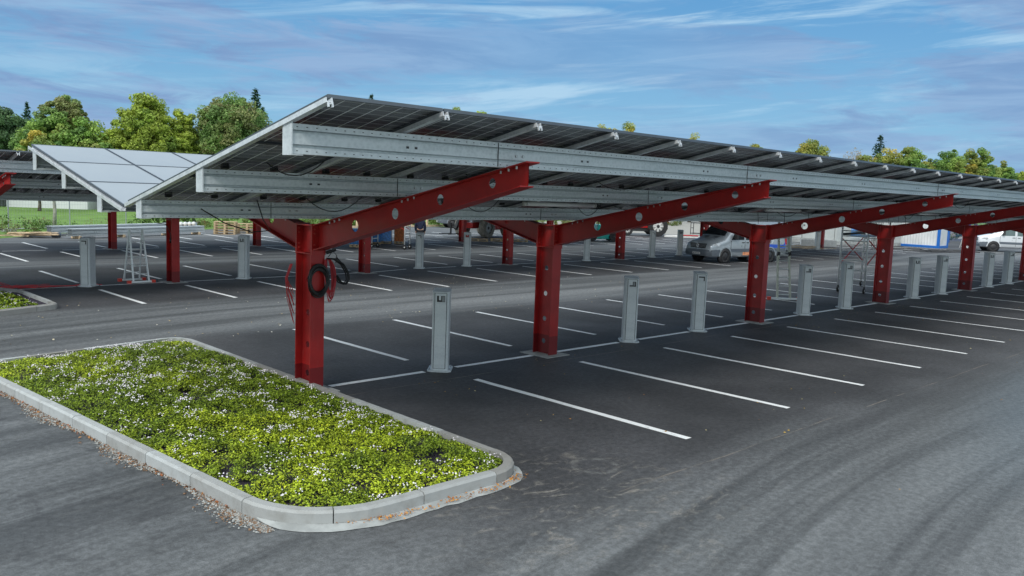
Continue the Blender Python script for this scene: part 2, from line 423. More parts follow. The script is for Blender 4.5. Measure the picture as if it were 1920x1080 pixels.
# more cloud on the left of the view, less in the middle
side = wm('MAXIMUM', wm('SUBTRACT', 1, wramp(az, .45, .95)), wm('MULTIPLY', wramp(az, .85, 1.15), .75))
gm = wm('MULTIPLY', gm, wm('MULTIPLY_ADD', side, .62, .30))
wisp = wramp(cloud(2.2, 24, -.10, 12.4, 8, .62, .9, 1.15), .47, .66)
wisp2 = wramp(cloud(5, 60, -.06, 4.4, 7, .65, .7, 1.1), .50, .72)
wisp = wm('MULTIPLY', wm('MAXIMUM', wisp, wm('MULTIPLY', wisp2, .45)), wm('MULTIPLY_ADD', wramp(az, .35, .85), .34, .34))
c = wmix(wm('SUBTRACT', 1, wramp(elc, 0, .34)), (.045, .215, .47), (.165, .365, .55))
SKYK = 10.0
cs = wn('ShaderNodeVectorMath', _operation='SCALE'); cs.inputs['Scale'].default_value = 1.0
base = wmix(.88, sky.outputs[0], (0, 0, 0))   # keep the physical sky as part of the mix
sc2 = wn('ShaderNodeVectorMath', _operation='SCALE'); sc2.inputs['Scale'].default_value = SKYK * .80; t.links.new(c, sc2.inputs[0])
ad = wn('ShaderNodeVectorMath', _operation='ADD'); t.links.new(base, ad.inputs[0]); t.links.new(sc2.outputs[0], ad.inputs[1])
col = wmix(wisp, ad.outputs[0], (.37 * SKYK, .52 * SKYK, .64 * SKYK))
gv = wramp(cloud(5, 34, .0, 9.1, 7, .6, .8, 1.2), .35, .65)
col = wmix(gm, col, wmix(gv, (.145 * SKYK, .235 * SKYK, .41 * SKYK), (.215 * SKYK, .32 * SKYK, .49 * SKYK)))
# unseen bright fill added to the sky behind and beside the camera, lifting undersides
dv = wm('ADD', wm('MULTIPLY', sp.outputs[0], .80), wm('MULTIPLY', sp.outputs[1], .60))
back = wm('SUBTRACT', 1, wramp(dv, -.05, .55))
col = wmix(wm('MULTIPLY', back, .85), col, (.66 * SKYK, .77 * SKYK, .82 * SKYK))
# high thin overcast overhead gives the soft light of the day
ov = wramp(el, .38, .9)
col = wmix(ov, col, (1.12 * SKYK, 1.20 * SKYK, 1.24 * SKYK))
t.links.new(col, bg.inputs[0]); bg.inputs[1].default_value = .1
sun = bpy.data.lights.new('sun', 'SUN'); so = bpy.data.objects.new('sun', sun); COL.objects.link(so)
sun.energy = 1.3; sun.angle = radians(14); sun.color = (1, .95, .88)
so.rotation_euler = Vector((-sin(SUN_AZ) * cos(SUN_EL), -cos(SUN_AZ) * cos(SUN_EL), -sin(SUN_EL))).to_track_quat('-Z', 'Y').to_euler()
scene.view_settings.view_transform = 'Standard'; scene.view_settings.look = 'None'; scene.view_settings.gamma = 1
scene.view_settings.exposure = 0.50
scene.render.engine = 'CYCLES'; scene.cycles.use_denoising = True; scene.cycles.max_bounces = 6; scene.cycles.transparent_max_bounces = 6

# ------------------------------------------------------------------ ground
def sheet(name, poly, z, mat):
    m = MB(); m.add([(x, y, z) for x, y in poly], [tuple(range(len(poly)))])
    return tag(m.build(name, mat), kind='structure')
sheet('ground', [(-900, -900), (1500, -900), (1500, 1500), (-900, 1500)], -.03, 'grass_ground')
sheet('car_park', [(-70, -60), (190, -60), (190, 14), (55, 21), (46, 33), (36, 43.5), (15, 41.5), (2.2, 37), (-1.5, 33.2), (-40, 33)], 0, 'asphalt')
sheet('gravel_yard', [(45, 18), (150, 10), (190, 80), (100, 70), (52, 52), (35, 45)], -.012, 'gravel_yard')

def lerp_tab(tab, x):
    for (x0, y0), (x1, y1) in zip(tab, tab[1:]):
        if x <= x1: return y0 + (y1 - y0) * (x - x0) / (x1 - x0)
    return tab[-1][1]
def line(x0, y0, x1, y1, w=.115, what='white painted bay line'):
    d = Vector((x1 - x0, y1 - y0, 0)); L = d.length; a = atan2(d.y, d.x); n = max(2, int(L / .35)); m = MB(); vs = []
    for i in range(n + 1):
        t_ = i / n
        for sgn in (-1, 1):
            vs.append((t_ * L + R.uniform(-.006, .006), sgn * w / 2 + R.uniform(-.005, .005), 0))
    m.add(vs, [(2 * i, 2 * i + 2, 2 * i + 3, 2 * i + 1) for i in range(n)])
    o = m.build('parking_line', 'marking_paint', loc=(x0, y0, .004), rot=(0, 0, a)); tag(o, kind='structure'); return o
# near row
for i in range(-1, 22):
    x = 2.5 * i; line(x, -.89, x + R.uniform(-.03, .03), -4.89)
    line(x, .90, x, 4.73)
xs = [-4.72] + [2.5 * i for i in range(-1, 22)]
for i, (a, b) in enumerate(zip(xs, xs[1:])):
    line(a + (.33 if i else .12), 0, b - .33, 0)
# middle and far rows
ROW2 = [-8.3, -5.95, -3.65, -1.32, .9, 3.2, 5.4, 7.9, 10.4, 12.9] + [15.4 + 2.5 * i for i in range(17)]
YC2 = [(-20, 13.3), (-3.7, 13.72), (5.4, 13.9), (8.3, 14.5), (20, 14.62), (44, 15.5), (60, 16)]
ROW3 = [-5.3, -3.15, -1.03, 1.29, 3.51, 5.69, 7.9, 10.3, 12.7] + [15.15 + 2.45 * i for i in range(11)]
YC3 = [(-20, 25.7), (1.2, 26.25), (8, 26.6), (40, 27)]
for X_, T_ in ((ROW2, YC2), (ROW3, YC3)):
    for i, x in enumerate(X_):
        yc = lerp_tab(T_, x)
        if x > -5: line(x, yc - .9, x, yc - (4.0 if X_ is ROW2 and x < 2 else 4.6)); line(x, yc + .9, x, yc + 4.5)
        elif X_ is ROW3: line(x, yc - .9, x, yc - 4.0)
        if i:
            xp = X_[i - 1]
            if x > -6: line(xp + .3, lerp_tab(T_, xp), x - .3, yc, .09)
for i in range(13):
    x = 4.5 + 2.4 * i; line(x, 33.2 if x < 9 else 36.2, x, 31.6 if x < 9 else 32.0)

# ------------------------------------------------------------------ kerbed flower beds
def rounded(poly, rad, n=7):
    out = []
    for i, p in enumerate(poly):
        p = Vector(p); a = Vector(poly[i - 1]) - p; b = Vector(poly[(i + 1) % len(poly)]) - p; r = rad[i]
        a.normalize(); b.normalize(); ang = a.angle(b); dd = r / math.tan(ang / 2)
        A = p + a * dd; B = p + b * dd; Cc = p + (a + b).normalized() * (r / sin(ang / 2))
        a0 = atan2(A.y - Cc.y, A.x - Cc.x); a1 = atan2(B.y - Cc.y, B.x - Cc.x)
        da = (a1 - a0 + pi) % (2 * pi) - pi
        for j in range(n + 1): out.append((Cc.x + r * cos(a0 + da * j / n), Cc.y + r * sin(a0 + da * j / n)))
    return out
def resample(P, step):
    P = [Vector(p) for p in P]; out = []; carry = 0
    for i in range(len(P)):
        a, b = P[i], P[(i + 1) % len(P)]; L = (b - a).length
        if L < 1e-6: continue
        n = max(1, round(L / step))
        for j in range(n): out.append(a.lerp(b, j / n))
    return out
def offset(P, d):
    n = len(P); out = []
    for i in range(n):
        t_ = (P[(i + 1) % n] - P[i - 1]).normalized(); out.append(P[i] + Vector((t_.y, -t_.x)) * d)   # outwards for a counter-clockwise ring
    return out
def area(P): return sum(P[i][0] * P[(i + 1) % len(P)][1] - P[(i + 1) % len(P)][0] * P[i][1] for i in range(len(P))) / 2
def kerb_ring(ring, h, stone, name='kerb'):
    n = len(ring); prof = [(0, -.02), (0, h - .022), (-.024, h), (-.11, h), (-.11, -.02)]
    lay = [offset(ring, o) for o, z in prof]
    V = []; F = []; Cc = []; i = 0; acc = 0; cum = [0]
    for j in range(n): cum.append(cum[-1] + (ring[(j + 1) % n] - ring[j]).length)
    per = cum[-1]; ns = round(per / stone); rng = random.Random(5)
    def at(s, li):
        s %= per
        j = next(q for q in range(n) if cum[q + 1] >= s); t_ = (s - cum[j]) / (cum[j + 1] - cum[j]); return lay[li][j].lerp(lay[li][(j + 1) % n], t_)
    for q in range(ns):
        s0 = per * q / ns + .005; s1 = per * (q + 1) / ns - .005; m_ = 6; dz = rng.uniform(-.003, .003); tint = rng.choice((.95, .85, .9, .35, .25, .6, .7)); b = len(V)
        for j in range(m_ + 1):
            s = s0 + (s1 - s0) * j / m_
            for li, (o, z) in enumerate(prof): p = at(s, li); V.append((p.x, p.y, z + (dz if z > 0 else 0)))
        kf = len(prof)
        for j in range(m_):
            for li in range(kf):
                a = b + j * kf + li; c_ = b + j * kf + (li + 1) % kf; F.append((a, a + kf, c_ + kf, c_)); Cc.append(tint)
        F.append((b, b + 1, b + 2, b + 3)); Cc.append(tint); F.append((b, b + 3, b + 4, b + 4)) if False else None
        e = b + m_ * kf; F.append((e + 3, e + 2, e + 1, e)); Cc.append(tint)
        F.append((b, b + 3, b + 4, b + 0)) if False else None
    F = [f_ for f_ in F if f_]
    me = fastmesh(name, np.array(V), np.array(F), 'kerb_stone', np.repeat(np.array(Cc)[:, None], 3, 1))
    o = link(name, me); return tag(o, kind='structure')
bed = rounded([(-7.78, -4.65), (-5.0, -4.67), (-4.93, 4.44), (-8.50, 3.78)], [.95, .55, .38, .5])
bed = resample(bed, .12)
if area(bed) < 0: bed = bed[::-1]
kerb_ring(bed, .14, .92)
inner = offset(bed, -.108)
m = MB(); m.add([(p.x, p.y, .075) for p in inner], [tuple(range(len(inner)))]); tag(m.build('soil', 'soil'), kind='structure')
# concrete haunching that shows round the front of the kerb
ap = [(p, q) for p, q in zip(bed, offset(bed, .15)) if (p.y < -3.95)]
st = next(i for i in range(len(ap)) if (ap[i][0] - ap[i - 1][0]).length > .5) if any((ap[i][0] - ap[i - 1][0]).length > .5 for i in range(len(ap))) else 0
ap = ap[st:] + ap[:st]
m = MB(); vs = []
for i, (p, q) in enumerate(ap):
    t_ = i / (len(ap) - 1); wd = min(1, 8 * t_, 8 * (1 - t_)) * R.uniform(.75, 1.0) * (.75 if p.x > -5.6 else .95); q = p.lerp(q, wd); p = p.lerp(q, -.05 / max(.02, (q - p).length) if False else 0)
    vs += [(p.x, p.y, .028), (q.x, q.y, .006)]
m.add(vs, [(2 * i, 2 * i + 1, 2 * i + 3, 2 * i + 2) for i in range(len(ap) - 1)]); tag(m.build('kerb_apron', 'apron_concrete'), kind='structure')

def inside(P, X, Y):
    n = len(P); r = np.zeros(len(X), bool)
    for i in range(n):
        x0, y0 = P[i]; x1, y1 = P[(i + 1) % n]
        c_ = ((y0 > Y) != (y1 > Y)); xx = (x1 - x0) * (Y - y0) / ((y1 - y0) if abs(y1 - y0) > 1e-12 else 1e-12) + x0
        r ^= (c_ & (X < xx))
    return r
def vnoise(X, Y, s, seed):
    rs = np.random.RandomState(seed); G = rs.rand(64, 64); x = X * s; y = Y * s
    xi = np.floor(x).astype(int); yi = np.floor(y).astype(int); fx = x - xi; fy = y - yi; fx = fx * fx * (3 - 2 * fx); fy = fy * fy * (3 - 2 * fy)
    g = lambda a, b: G[a % 64, b % 64]
    return (g(xi, yi) * (1 - fx) + g(xi + 1, yi) * fx) * (1 - fy) + (g(xi, yi + 1) * (1 - fx) + g(xi + 1, yi + 1) * fx) * fy
def plant_bed(ring, density, leaf, zbase, lab, flab, flowers=1.0, cutfront=True):
    P = [(p.x, p.y) for p in ring]; xs_ = [p[0] for p in P]; ys_ = [p[1] for p in P]
    x0, x1, y0, y1 = min(xs_), max(xs_), min(ys_), max(ys_)
    # plants as rosettes: many small mounds each with a ring of leaves
    npl = int((x1 - x0) * (y1 - y0) * density); X = NR.uniform(x0, x1, npl); Y = NR.uniform(y0, y1, npl)
    k_ = inside(P, X, Y); X = X[k_]; Y = Y[k_]
    bare = vnoise(X, Y, 2.1, 3) * .6 + vnoise(X, Y, 5.0, 4) * .4
    edge = np.clip((Y - (-4.5)) / 3.5, 0, 1) if cutfront else np.ones(len(X))
    lee = np.clip((-4.6 - X + .0) / .6, 0, 1)
    keep = bare > (.29 - .14 * edge); X = X[keep]; Y = Y[keep]; n = len(X)
    H = .050 + .09 * vnoise(X, Y, 1.3, 8) + .11 * vnoise(X, Y, 3.6, 9) ** 1.5
    dmin = np.full(n, 9.)
    for p_ in P: dmin = np.minimum(dmin, np.hypot(X - p_[0], Y - p_[1]))
    H *= .28 + .72 * np.clip(dmin / .45, 0, 1)
    H[Y > 3.2] *= .8
    per = 54; a = NR.uniform(0, 2 * pi, (n, per)); rr = np.sqrt(NR.uniform(0, 1, (n, per))) * NR.uniform(.05, .10, (n, 1))
    LX = X[:, None] + rr * np.cos(a); LY = Y[:, None] + rr * np.sin(a); LZ = zbase + H[:, None] * (1 - (rr / .12) ** 2 * .8) * NR.uniform(.55, 1.05, (n, per))
    Nn = np.stack([np.cos(a) * rr * 7, np.sin(a) * rr * 7, np.ones_like(a) * .9], -1) + NR.normal(size=(n, per, 3)) * .35
    g = vnoise(X, Y, .8, 21) * .5 + vnoise(X, Y, 3.0, 22) * .5; yl = np.clip((g - .42) * 3.2 + (.35 - .08 * (Y + 4)) * (1 if cutfront else 0), 0, 1)
    cA = np.array([.275, .38, .036]); cB = np.array([.61, .72, .050]); cD = np.array([.035, .065, .014])
    col = cA + (cB - cA) * yl[:, None, None] * NR.uniform(.55, 1.1, (n, per, 1))
    col = col * NR.uniform(.72, 1.22, (n, 1, 1)); dk = NR.uniform(0, 1, (n, per, 1)) < .24; col = np.where(dk, cD, col); col = col * NR.uniform(.55, 1.45, (n, per, 1))
    Cn = np.stack([LX, LY, LZ], -1).reshape(-1, 3); ins = inside(P, Cn[:, 0], Cn[:, 1]); 
    Cn = Cn[ins]; Nn = Nn.reshape(-1, 3)[ins]; col = np.clip(col.reshape(-1, 3)[ins], 0, 1)
    V, F = leaf_quads(Cn, Nn, NR.uniform(.6, 1.25, len(Cn)) * leaf, .62)
    o = link('ground_cover', fastmesh('ground_cover', V, F, 'leaf_cover', col)); tag(o, lab, 'ground cover', kind='stuff')
    # flowers: clusters of tiny white blossoms
    fm = vnoise(X, Y, 1.1, 31) * .45 + vnoise(X, Y, 3.6, 32) * .55 + (.035 * np.clip(Y + 2, -2.2, 3) if cutfront else .15)
    fk = (NR.rand(n) < np.clip((fm - .52) * .75 + .10, 0.06, .30) * flowers); FX = X[fk]; FY = Y[fk]; FH = H[fk]; q = 7
    ax = NR.normal(size=(len(FX), q, 2)) * .028
    Cf = np.stack([FX[:, None] + ax[..., 0], FY[:, None] + ax[..., 1], zbase + FH[:, None] * 1.0 + .018 + NR.uniform(-.012, .03, (len(FX), q))], -1).reshape(-1, 3)
    Nf = np.array([-.25, -.35, 1.0]) + NR.normal(size=(len(Cf), 3)) * .45
    V, F = leaf_quads(Cf, Nf, NR.uniform(.005, .012, len(Cf)), .9)
    o = link('blossom', fastmesh('blossom', V, F, 'flower_white')); tag(o, flab, 'flowers', kind='stuff')
plant_bed(offset(bed, -.12), 170, .0145, .075, 'low yellow green ground cover filling the kerbed bed in front', 'tiny white blossoms dotted over the front flower bed')
bed2 = resample(rounded([(-9.6, 9.0), (-7.1, 9.05), (-5.5, 9.75), (-5.52, 12.6), (-6.1, 13.7), (-9.6, 13.9)], [.3, .6, .3, .5, .3, .3]), .15)
if area(bed2) < 0: bed2 = bed2[::-1]
kerb_ring(bed2, .13, .95)
inner2 = offset(bed2, -.108)
m = MB(); m.add([(p.x, p.y, .06) for p in inner2], [tuple(range(len(inner2)))]); tag(m.build('soil', 'soil'), kind='structure')
plant_bed(offset(bed2, -.35), 60, .035, .06, 'sparse ground cover in the small kerbed bed at the left edge', 'white blossoms on the small bed at the left edge', 1.6, False)

# loose gravel and dead leaves along the left kerb, leaves scattered on the asphalt
def scatter(name, X, Y, Z, size, mat, col, lab, cat, flat=.3, aspect=.7):
    C_ = np.stack([X, Y, Z], -1); Nn = np.array([0, 0, 1.0]) + NR.normal(size=(len(X), 3)) * flat
    V, F = leaf_quads(C_, Nn, size, aspect); o = link(name, fastmesh(name, V, F, mat, col)); return tag(o, lab, cat, kind='stuff')
n = 15000; t_ = NR.rand(n); yy = -4.3 + t_ * 7.6; xk = np.interp(yy, [-4.3, -3.6, -.92, 2.22, 3.4], [-7.80, -7.83, -8.04, -8.35, -8.46])
off = np.abs(NR.normal(size=n)) * .055 * (1 + .6 * np.sin(yy * 3))
def stones(name, X, Y, s, col, lab):
    n = len(X); base = np.array([(1, 0, 0), (-1, 0, 0), (0, 1, 0), (0, -1, 0), (0, 0, 1), (0, 0, -.4)], float)
    a = NR.uniform(0, 2 * pi, n); sc = s[:, None, None] * NR.uniform(.6, 1.2, (n, 1, 3)); Vv = base[None] * sc
    ca, sa = np.cos(a)[:, None], np.sin(a)[:, None]; x_ = Vv[..., 0] * ca - Vv[..., 1] * sa; y_ = Vv[..., 0] * sa + Vv[..., 1] * ca
    Vv = np.stack([x_ + X[:, None], y_ + Y[:, None], Vv[..., 2] * .8 + s[:, None] * .35], -1)
    fc = np.array([(0, 2, 4), (2, 1, 4), (1, 3, 4), (3, 0, 4), (2, 0, 5), (1, 2, 5), (3, 1, 5), (0, 3, 5)])
    F = (fc[None] + 6 * np.arange(n)[:, None, None]).reshape(-1, 3)
    o = link(name, fastmesh(name, Vv.reshape(-1, 3), F, 'tint_plain', np.repeat(col, 8, 0))); return tag(o, lab, 'gravel', kind='stuff')
cg = np.array([.27, .275, .265]) * NR.uniform(.35, 1.6, (n, 1)); cg[NR.rand(n) < .30] = (.20, .12, .07)
stones('gravel', xk - .01 - off, yy, NR.uniform(.006, .016, n), np.clip(cg, 0, .7), 'loose pale gravel lying along the left kerb of the flower bed')
n = 420; yy = NR.uniform(-3.6, 3.2, n); xk = np.interp(yy, [-4.3, -3.6, -.92, 2.22, 3.4], [-7.80, -7.83, -8.04, -8.35, -8.46])
cc = np.array([(.30, .10, .035), (.22, .11, .05), (.36, .17, .06), (.12, .06, .03)])[NR.randint(0, 4, n)]
scatter('fallen_leaves', xk - np.abs(NR.normal(size=n)) * .07 - .015, yy, NR.uniform(.010, .02, n), NR.uniform(.009, .024, n), 'tint_plain', cc, 'dead brown leaves caught in the gutter left of the flower bed', 'leaves', .5)
n = 420; th = NR.rand(n); X = np.interp(th, [0, .3, .75, 1], [-7.4, -6.9, -5.6, -5.1]) + NR.normal(size=n) * .03; Y = np.interp(th, [0, .3, .75, 1], [-4.45, -4.72, -4.74, -4.6]) + NR.normal(size=n) * .035 - .01
cc = np.array([(.55, .26, .04), (.45, .18, .04), (.30, .12, .04)])[NR.randint(0, 3, n)]
scatter('fallen_leaves', X, Y, NR.uniform(.03, .04, n), NR.uniform(.006, .016, n), 'tint_plain', cc, 'orange leaf crumbs on the concrete at the front corner of the flower bed', 'leaves', .5)
n = 1500; X = NR.uniform(-3.5, 36, n); Y = -np.abs(NR.normal(size=n)) * 2.6 - .3; cl = vnoise(X, Y, .9, 77); k_ = (cl > .52) & (Y > -8); X = X[k_]; Y = Y[k_]; n = len(X)
cc = np.array([(.50, .33, .05), (.40, .24, .06), (.30, .15, .05), (.45, .40, .22)])[NR.randint(0, 4, n)]
scatter('fallen_leaves', X, Y, NR.uniform(.010, .016, n), NR.uniform(.007, .020, n), 'tint_plain', cc, 'small yellow leaves scattered over the dark near parking bays', 'leaves', .25)
n = 380; X = NR.uniform(-11, 12, n); Y = NR.uniform(4.5, 12, n)
cc = np.array([(.50, .45, .32), (.55, .52, .45), (.40, .30, .15)])[NR.randint(0, 3, n)]
scatter('fallen_leaves', X, Y, NR.uniform(.010, .016, n), NR.uniform(.012, .028, n), 'tint_plain', cc, 'pale leaf scraps scattered over the lane behind the first row', 'leaves', .25)

# ------------------------------------------------------------------ solar carports
def plate_holes(m, s0, s1, lo, hi, holes, thick, put):
    """web plate between lines lo(s), hi(s) with round through holes (s, centre t, radius); put(s,t,w) -> 3D"""
    segs = []; cur = s0
    for (sc, tc_, r) in sorted(holes):
        h = r * 1.5
        if sc - h > cur + 1e-4: segs.append((cur, sc - h, None))
        segs.append((sc - h, sc + h, (sc, tc_, r))); cur = sc + h
    if cur < s1 - 1e-4: segs.append((cur, s1, None))
    for a, b, hole in segs:
        Q = [(a, lo(a)), (b, lo(b)), (b, hi(b)), (a, hi(a))]
        for w_ in (-thick / 2, thick / 2):
            if hole is None:
                m.add([put(s, t2, w_) for s, t2 in Q], [(0, 1, 2, 3) if w_ > 0 else (3, 2, 1, 0)])
            else:
                sc, tc_, r = hole; n = 16; vs = []
                for j in range(n):
                    an = 2 * pi * j / n + pi / 4; cx, cy = cos(an), sin(an); mxn = max(abs(cx), abs(cy)); u, v = (cx / mxn + 1) / 2, (cy / mxn + 1) / 2
                    s = a + (b - a) * u; t2 = lo(s) + (hi(s) - lo(s)) * v
                    vs.append(put(s, t2, w_)); vs.append(put(sc + r * cx, tc_ + r * cy, w_))
                m.add(vs, [(2 * j, 2 * ((j + 1) % n), 2 * ((j + 1) % n) + 1, 2 * j + 1) for j in range(n)])
        if hole is not None:
            sc, tc_, r = hole; n = 16; vs = []
            for j in range(n):
                an = 2 * pi * j / n; vs += [put(sc + r * cos(an), tc_ + r * sin(an), -thick / 2), put(sc + r * cos(an), tc_ + r * sin(an), thick / 2)]
            m.add(vs, [(2 * j, 2 * j + 1, 2 * ((j + 1) % n) + 1, 2 * ((j + 1) % n)) for j in range(n)])
CW, CD = .22, .40      # column flange width (x) and depth (y)
def column_mesh():
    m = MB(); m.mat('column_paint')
    hz = [(.24, .04, .047), (.66, .04, .047), (1.13, .04, .047), (1.60, .04, .047)]
    plate_holes(m, .0, 2.40, lambda s: -CD / 2 + .014, lambda s: CD / 2 - .014, hz, .010, lambda s, t2, w_: (w_, t2, s))
    for y in (-CD / 2, CD / 2): m.box((-CW / 2, y - .008, 0), (CW / 2, y + .008, 2.41))
    for z in (1.985, 2.385): m.box((-CW / 2 + .003, -CD / 2 + .010, z), (CW / 2 - .003, CD / 2 - .010, z + .015))
    return m
def bolt(m, p, axis, r=.013, L=.016):
    d = Vector(axis) * L; p = Vector(p); m.tube([p, p + d], r, 6)
ARM_TOP = lambda s, sg=-1: 2.355 + .21 * s if sg < 0 else 2.35 + .198 * s
ARM_BOT = lambda s: 1.985 + .238 * s
def arm_mesh(sign, L):
    m = MB(); m.mat('red_paint'); s0 = CD / 2 + .028
    hz = [(1.13, 2.435, .080), (2.015, 2.635, .072), (2.90, 2.838, .064), (3.79, 3.045, .056)]
    hz = [h for h in hz if h[0] < L - .3]
    plate_holes(m, s0, L, lambda s: ARM_BOT(s) + .012, lambda s: ARM_TOP(s, sign) - .012, hz, .010, lambda s, t2, w_: (w_, sign * s, t2))
    fw = .10
    for fn, dz, L2 in ((ARM_TOP, -.014, L + .06), (ARM_BOT, 0, L - .02)):
        for a, b in ((s0, L2),):
            vs = []
            for s in (a, b):
                for z in (0, .014):
                    for x in (-fw, fw): vs.append((x, sign * s, (ARM_TOP(s, sign) if fn is ARM_TOP else fn(s)) + dz + z))
            m.add(vs, [(0, 2, 3, 1), (4, 5, 7, 6), (0, 1, 5, 4), (2, 6, 7, 3), (0, 4, 6, 2), (1, 3, 7, 5)])
    m.box((-.11, min(sign * (CD / 2 + .009), sign * (CD / 2 + .027)), 1.975), (.11, max(sign * (CD / 2 + .009), sign * (CD / 2 + .027)), 2.415))
    m.mat('bolt_red')
    for z in (2.06, 2.12, 2.28, 2.34):
        for x in (-.072, .072):
            bolt(m, (x, sign * (CD / 2 + .027), z), (0, sign, 0)); bolt(m, (x, sign * (CD / 2 - .008), z), (0, -sign, 0))
    m.mat('bolt_steel')
    for yc in (.72, 2.35, 4.1):
        if yc < L:
            for dy in (-.12, 0, .12):
                for x in (-.06, .06): bolt(m, (x, sign * (yc + dy), ARM_TOP(yc + dy, sign) - .014), (0, 0, -1), .011, .03)
    return m
PZ = lambda y: 2.60 - .225 * y if y < 0 else 2.60 + .205 * (y + .15)    # underside of the modules
PH = .255
def purlin_mesh(L, side):
    """sigma section extruded along x; side -1: web faces -y"""
    prof = [(.13, .018), (.13, 0), (0, 0), (0, .052), (.052, .058), (.052, .078), (.004, .082), (.004, .174), (.052, .178), (.052, .198), (0, .204), (0, PH), (.13, PH), (.13, PH - .018)]
    th = .004; inn = [(p[0] + (th if p[0] < .1 else -0), p[1] + (th if p[1] < .01 else (-th if p[1] > PH - .01 else 0))) for p in prof]
    inn[0] = (prof[0][0] - th, .018); inn[1] = (prof[1][0] - th, th); inn[-1] = (prof[-1][0] - th, PH - .018); inn[-2] = (prof[-2][0] - th, PH - th)
    poly = prof + inn[::-1]; m = MB(); n = len(poly)
    vs = [(x, -side * p[0] if side > 0 else p[0], p[1]) for x in (0, L) for p in poly]
    fs = [(i, (i + 1) % n, n + (i + 1) % n, n + i) for i in range(n)]
    k_ = len(prof)
    for b in (0, n): fs += [(b + i, b + i + 1, b + n - 2 - i, b + n - 1 - i) for i in range(k_ - 1)]
    m.add(vs, fs); return m
